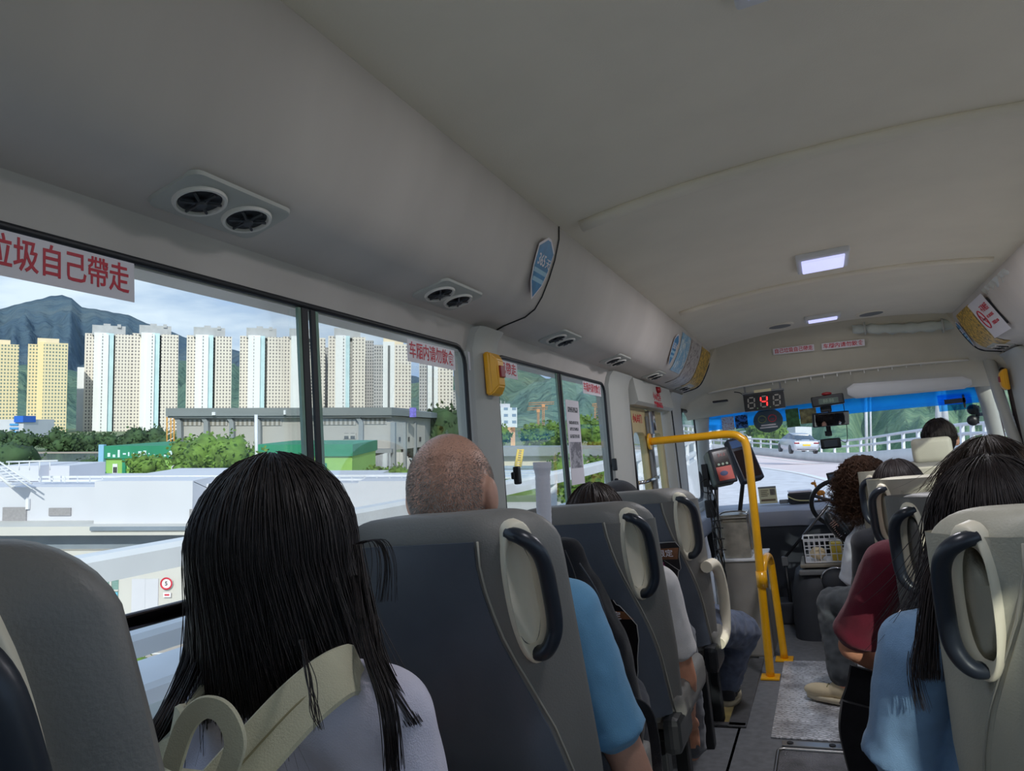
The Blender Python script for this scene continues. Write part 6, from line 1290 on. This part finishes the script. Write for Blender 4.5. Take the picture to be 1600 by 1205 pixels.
# her cream backpack with straps
strapm = cloth('cream_canvas', (206, 200, 172)); bp_ = empty('cream_backpack', (nk.x, .54, .5), 'cream canvas backpack with wide straps on the long-haired passenger', 'backpack')
def band(name, pts, w_, th, m, par, wd=None):
    pts = smooth_path(pts, 8); bm = nb(); rg = []
    for i, p in enumerate(pts):
        t_ = (pts[min(i + 1, len(pts) - 1)] - pts[max(i - 1, 0)]).normalized(); nrm = V(wd) if wd else V((0, -1, 0)); sd = t_.cross(nrm).normalized(); nr = sd.cross(t_).normalized()
        rg.append([p + sd * w_ + nr * 0, p + sd * w_ * .9 + nr * th, p + nr * th * 1.2, p - sd * w_ * .9 + nr * th, p - sd * w_, p - sd * w_ * .9 - nr * th, p - nr * th * 1.2, p + sd * w_ * .9 - nr * th])
    add_loft(bm, rg); return obj(name, bm, m, par, sm=True)
sp = [at(330, 1255, 1, .54), at(400, 1175, 1, .575), at(470, 1100, 1, .615), at(525, 1056, 1, .655), at(562, 1044, 1, .70)]
so_ = band('shoulder_strap', sp, .030, .0045, strapm, bp_, (.25, -1, .25))
bm = nb(); add_tube(bm, smooth_path([p + V((0, -.007, .001)) for p in sp[:4]], 8), .0012, 6); obj('strap_seam', bm, mat('seam_thread', (150, 140, 104), .8), so_)
band('shoulder_strap', [V((nk.x - .10, .56, .60)), at(262, 1190, 1, .57), at(285, 1130, 1, .62), V((nk.x - .10, .76, nk.z - .03)), V((nk.x - .10, .83, nk.z - .12))], .026, .0045, strapm, bp_, (-.25, -1, .25))
band('top_handle', [at(268, 1200, 1, .52), at(290, 1135, 1, .52), at(318, 1106, 1, .52), at(350, 1115, 1, .52), at(368, 1160, 1, .52), at(352, 1215, 1, .52)], .011, .003, strapm, bp_, (.3, -1, 0))
bm = nb(); add_box(bm, (at(300, 1205, 1, .54).x + .005, .545, at(300, 1205, 1, .54).z - .20), (.27, .09, .38), bev=.04, seg=4); obj('bag_body', bm, strapm, bp_, sm=True)
# --- 2 balding passenger in light blue
hc = at(705, 762, 1, 1.42); nk = V((hc.x + .02, 1.40, hc.z - .15)); sr = at(888, 955, 1, 1.44)
w2 = person('balding person in light blue T-shirt seated in second left row', hc, .094, nk, (nk.x, 1.42, .50), (nk.x - .14, 1.42, nk.z - .09), sr, elb=(None, at(1000, 1235, 1, 1.52)), wri=(None, at(1040, 1300, 1, 1.74)), sm_=skinr, shirt=cloth('light_blue_shirt', (112, 166, 204)), sleeve=.60, pants=cloth('dark_shorts', (70, 72, 80)), fat=1.08, name='seated_passenger', torso=(.175, .12), vox=.006)
bm = nb(); rnd = random.Random(3)
for _ in range(42000):
    d = V((rnd.gauss(0, 1), rnd.gauss(0, 1), rnd.gauss(0, 1))).normalized()
    if d.y > .75 or d.z < -.62: continue
    if d.z > .45 - .25 * d.y + rnd.gauss(0, .10) and rnd.random() > .12: continue
    k_ = .094 / .078; p = hc + V((d.x * .078 * k_, d.y * .098 * k_, d.z * .104 * k_)); nrm = V((d.x / .078, d.y / .098, d.z / .104)).normalized(); tip = p + nrm * .0035 + V((0, 0, -.003)); a = nrm.cross(V((rnd.gauss(0, 1), rnd.gauss(0, 1), rnd.gauss(0, 1)))).normalized() * .0008
    bm.faces.new([bm.verts.new(p - nrm * .002 + a), bm.verts.new(p - nrm * .002 - a), bm.verts.new(tip)])
obj('stubble_hair', bm, hair_grey, w2)
# --- black backpack with racket
bpk = cloth('black_nylon', (30, 31, 36), .15); b2 = empty('black_backpack', (-.68, 1.74, .5), 'black backpack held upright behind the second left seat', 'backpack')
def pack(bm):
    pts = [(at(884, 868, 1, 1.72), .052), (at(893, 930, 1, 1.72), .085), (at(922, 1010, 1, 1.72), .10), (at(940, 1110, 1, 1.70), .105), (at(940, 1250, 1, 1.68), .10)]
    for (a, ra), (b, rb) in zip(pts, pts[1:]): cap(bm, a, b, ra, rb, 20)
me = remesh(pack, .009, 6); crease(me, .006, 14, 8, 3)
for v in me.vertices: v.co.y = 1.70 + (v.co.y - 1.70) * .85
robj('bag_body', me, bpk, b2)
band('side_strap', [at(878, 862, 1, 1.60), at(893, 900, 1, 1.60), at(905, 960, 1, 1.585), at(915, 1040, 1, 1.57), at(925, 1130, 1, 1.56)], .010, .003, bpk, b2)
tube_obj('zip', [at(905, 880, 1, 1.60), at(935, 930, 1, 1.60), at(955, 1000, 1, 1.60), at(966, 1080, 1, 1.60)], .0022, darkp, b2)
band('hanging_strap', [at(985, 1095, 1, 1.60), at(1010, 1110, 1, 1.60), at(1022, 1150, 1, 1.62), at(1030, 1230, 1, 1.62)], .012, .003, bpk, b2)
rk = empty('racket', at(850, 850, 1, 1.66), 'white wrapped racket handle standing up out of the black backpack', 'racket'); a, b = at(847, 722, 1, 1.66), at(851, 830, 1, 1.66); d = (b - a).normalized()
bm = nb(); n_ = 40; add_tube(bm, [a + (b - a) * k / n_ for k in range(n_ + 1)], [(.0235 if k < 3 else .0235 - .0045 * min(1, (k - 3) / 4)) * (1 + .02 * math.sin(k * 2.1)) for k in range(n_ + 1)], 20); obj('grip_wrap', bm, mat('grip_white', (222, 220, 226), .7, var=.03, bump=.3, bscale=120), rk, sm=True)
bm = nb(); add_tube(bm, [b, b + d * .07, b + d * .3], [.017, .014, .009], 14); obj('shaft', bm, blackp, rk)
bm = nb(); add_tube(bm, [b + d * .03, b + d * .042], [.0158, .0155], 14); obj('red_ring', bm, MC['red_plastic'], rk)
q = text('grip_mark', 'MSPI', .014, darkink, rk, (0, 0, 0)); q.matrix_basis = facing(b + d * -.012 + (CAM - b).normalized() * .0195 + V((.004, 0, 0)), ((CAM - b).normalized().cross(V((0, 0, 1))) * -1), (0, 0, 1))
# --- 3 second-row passenger, dark bob, white shirt
hc = at(931, 812, 1, 2.22); nk = V((hc.x + .01, 2.22, hc.z - .14)); sr = at(1035, 905, 1, 2.24)
w3 = person('person with smooth dark hair and white T-shirt seated ahead of the black backpack', hc, .080, nk, (nk.x, 2.16, .48), (nk.x - .14, 2.22, nk.z - .08), (nk.x + .175, 2.22, nk.z - .075), elb=(None, at(1070, 1060, 1, 2.27)), wri=(None, at(1075, 1120, 1, 2.45)), shirt=cloth('white_tee', (226, 222, 220)), sleeve=.62, pants=cloth('grey_trousers', (110, 112, 118)), name='seated_passenger')
hair(w3, hair_brown, hc, (.094, .112, .114), .10, n=1400, seg=10, r=.0008, seed=6, phimax=140)
# --- 4 third-row passenger with black cap, denim knee
hc = at(968, 794, 1, 2.88); nk = V((hc.x + .03, 2.90, hc.z - .14)); kn = at(1158, 985, 1, 3.32); 
w4 = person('person in black cap with blue grey jeans seated in foremost left seat', hc, .080, nk, (nk.x, 2.90, .48), (nk.x - .12, 2.97, nk.z - .08), (nk.x + .17, 2.97, nk.z - .08), knees=(None, kn), ank=(None, (kn.x - .10, kn.y + .06, .10)), shirt=cloth('black_shirt', (40, 42, 48)), pants=cloth('blue_grey_denim', (92, 102, 124), .25), shoes=cloth('dark_shoe', (50, 50, 54)), name='seated_passenger')
def capf(bm): add_ell(bm, hc + V((0, 0, .02)), (.095, .115, .098)); add_ell(bm, hc + V((-.0, .12, .035)), (.07, .08, .012))
robj('cap', remesh(capf, .008, 3), cloth('black_cap', (36, 36, 40)), w4); bm = nb(); add_ell(bm, hc + V((0, 0, .119)), (.009, .009, .006)); obj('cap_button', bm, bpk, w4)
# --- right side passengers
hc = at(1562, 818, 1, 1.62); nk = V((hc.x, 1.60, hc.z - .15)); sl = V((nk.x - .17, 1.56, nk.z - .07))
w5 = person('person with long dark hair and pale blue knit in nearest right seat', hc, .086, nk, (nk.x, 1.56, .46), sl, (nk.x + .17, 1.58, nk.z - .07), elb=(at(1412, 1165, 1, 1.60), None), wri=(at(1420, 1260, 1, 1.80), None), shirt=cloth('pale_blue_knit', (126, 160, 196), .08), sleeve=1.3, pants=cloth('dark_jeans', (50, 56, 72)), fat=1.15, name='seated_passenger')
hair(w5, hair_black, hc, (.104, .122, .124), .24, n=3600, seg=13, r=.0009, spread=1.18, seed=9, phimax=145, lvar=.35, wild=.05)
LPAR = w5
lock([at(1490, 830, 1, 1.56), at(1462, 900, 1, 1.52), at(1452, 980, 1, 1.50), at(1450, 1060, 1, 1.49)], 260, .014, .001); lock([at(1480, 850, 1, 1.56), at(1450, 950, 1, 1.52), at(1428, 1040, 1, 1.48), at(1440, 1110, 1, 1.475)], 30, .010, .0007)
hc = at(1552, 750, 1, 2.46); nk = V((hc.x - .03, 2.44, hc.z - .15)); sl = at(1392, 880, 1, 2.42)
w6 = person('person in maroon T-shirt leaning into the aisle in second right row', hc, .088, nk, (.20, 2.42, .46), sl, (nk.x + .12, 2.44, nk.z - .08), elb=(at(1332, 1010, 1, 2.50), None), wri=(at(1385, 1045, 1, 2.66), None), shirt=cloth('maroon_shirt', (104, 27, 46)), sleeve=.80, pants=cloth('white_trousers', (206, 198, 194)), fat=1.15, name='seated_passenger')
hair(w6, hairmat('hair_highlight', (58, 46, 40), None, .34), hc, (.104, .124, .122), .06, n=3600, seg=10, r=.0009, seed=12, phimax=155, lvar=.5, wild=.045)
hc = at(1405, 762, 1, 3.42); nk = V((hc.x, 3.42, hc.z - .15)); kn = at(1303, 945, 1, 3.62)
w7 = person('person with black hair and dark jeans in third right seat', hc, .084, nk, (.20, 3.36, .44), (nk.x - .16, 3.4, nk.z - .08), (nk.x + .16, 3.4, nk.z - .08), knees=(kn, None), ank=(at(1320, 1068, 2, .095), None), foot=R(70), shirt=cloth('black_top', (34, 36, 42)), pants=cloth('charcoal_jeans', (66, 70, 74), .2), shoes=cloth('cream_shoe', (206, 190, 158)), name='seated_passenger')
hair(w7, hair_black, hc, (.098, .114, .116), .05, n=900, seg=9, r=.001, seed=14, phimax=150)
hc = at(1350, 752, 1, 4.10); nk = V((hc.x + .04, 4.10, hc.z - .15)); sl = at(1340, 850, 1, 4.12)
w8 = person('person with curly brown hair and pale grey shirt behind the basket', hc, .086, nk, (.22, 4.08, .44), sl, (nk.x + .18, 4.1, nk.z - .08), elb=(at(1330, 905, 1, 4.18), None), wri=(at(1345, 900, 1, 4.4), None), shirt=cloth('pale_grey_shirt', (196, 200, 208)), sleeve=.9, pants=cloth('beige_trousers', (170, 160, 140)), name='seated_passenger')
hair(w8, hair_curly, hc, (.112, .122, .126), .17, n=2600, seg=26, r=.0013, curl=.016, seed=15, phimax=160, lvar=.6, spread=.85, wild=.05)
hc = at(1468, 684, 1, 4.86); nk = V((hc.x, 4.84, hc.z - .14))
w9 = person('driver with cropped black hair at the front right', hc, .080, nk, (.50, 4.80, .50), (nk.x - .18, 4.84, nk.z - .09), (nk.x + .18, 4.84, nk.z - .09), elb=((.28, 4.86, .66), None), wri=((.18, 4.90, .74), None), shirt=cloth('driver_shirt', (150, 160, 176)), pants=cloth('driver_trousers', (50, 52, 60)), sm_=skinr, name='driver')
hair(w9, hair_black, hc, (.088, .106, .110), .0, n=900, seg=6, r=.0010, seed=17, phimax=135, lvar=.0)

# torn posters on two seat backs, black cloth bag hanging in the aisle
def seatpt(u, v, yrow, off=.014, zt=1.032):
    d = ray(u, v); n = V((0, -1, -TILT)); p0 = V((0, yrow - off, zt)); return CAM + d * ((p0 - CAM).dot(n) / d.dot(n))
postb = mat('poster_black', (26, 22, 26), .35, var=.4, scale=12); bronze = mat('poster_bronze', (128, 84, 56), .4, var=.5, scale=18); pink = mat('poster_pink', (206, 60, 150), .4); redp = mat('poster_red', (214, 40, 40), .4); tear = mat('torn_paper_edge', (196, 192, 188), .8)
def poster(pts, yrow, edge, band_, lb, texts):
    P = [seatpt(u, v, yrow) for u, v in pts]; bm = nb(); add_prism(bm, P, (0, .0015, 0)); o = tag(obj('torn_poster', bm, postb), lb, 'poster')
    bm = nb(); add_prism(bm, [seatpt(u, v, yrow, .0155) for u, v in band_], (0, .001, 0)); obj('bronze_band', bm, bronze, o)
    bm = nb(); add_tube(bm, [seatpt(u, v, yrow, .016) for u, v in edge], .0013, 5); obj('torn_edge', bm, tear, o)
    for s_, sz, m, u, v in texts:
        q = text('lettering', s_, sz, m, o, (0, 0, 0)); q.matrix_basis = facing(seatpt(u, v, yrow, .0175), (1, 0, 0), (0, -TILT, 1))
poster([(985, 852), (1018, 848), (1032, 850), (1055, 847), (1062, 853), (1063, 889), (1059, 893), (1058, 936), (1056, 950), (1040, 955), (985, 950)], 2.62, [(1018, 848), (1025, 850), (1032, 848), (1055, 847), (1062, 855), (1061, 870), (1064, 888), (1062, 892), (1038, 876), (1062, 892), (1060, 893), (1058, 915), (1059, 935), (1057, 948)], [(985, 860), (1060, 856), (1059, 874), (985, 876)], 'torn black poster with bronze band on the foremost left seat back', (('秋限定', .030, paper, 1033, 866), ('祈', .026, pink, 1034, 885), ('8', .038, redp, 1036, 911), ('起', .016, paper, 1047, 912)))
poster([(930, 930), (958, 938), (968, 947), (984, 962), (995, 978), (998, 1000), (996, 1040), (994, 1075), (930, 1075)], 1.87, [(958, 938), (963, 945), (968, 947), (984, 964), (995, 977), (998, 1000), (996, 1030), (997, 1050), (994, 1075)], [(930, 954), (975, 956), (990, 968), (930, 968)], 'torn black poster edge beside the backpack on third left seat back', (('定', .024, paper, 964, 963),))
bag = empty('black_cloth_bag', (-.1, 2.62, .2), 'black cloth bag hanging into the aisle beside the white trousers', 'bag')
band('bag_strap', [at(1352, 1046, 1, 2.56), at(1345, 1080, 1, 2.56), at(1334, 1110, 1, 2.56)], .045, .008, bpk, bag)
band('bag_cloth', [at(1342, 1100, 1, 2.55), at(1338, 1140, 1, 2.55), at(1346, 1180, 1, 2.56), at(1358, 1230, 1, 2.58), at(1362, 1290, 1, 2.6)], .052, .018, bpk, bag)
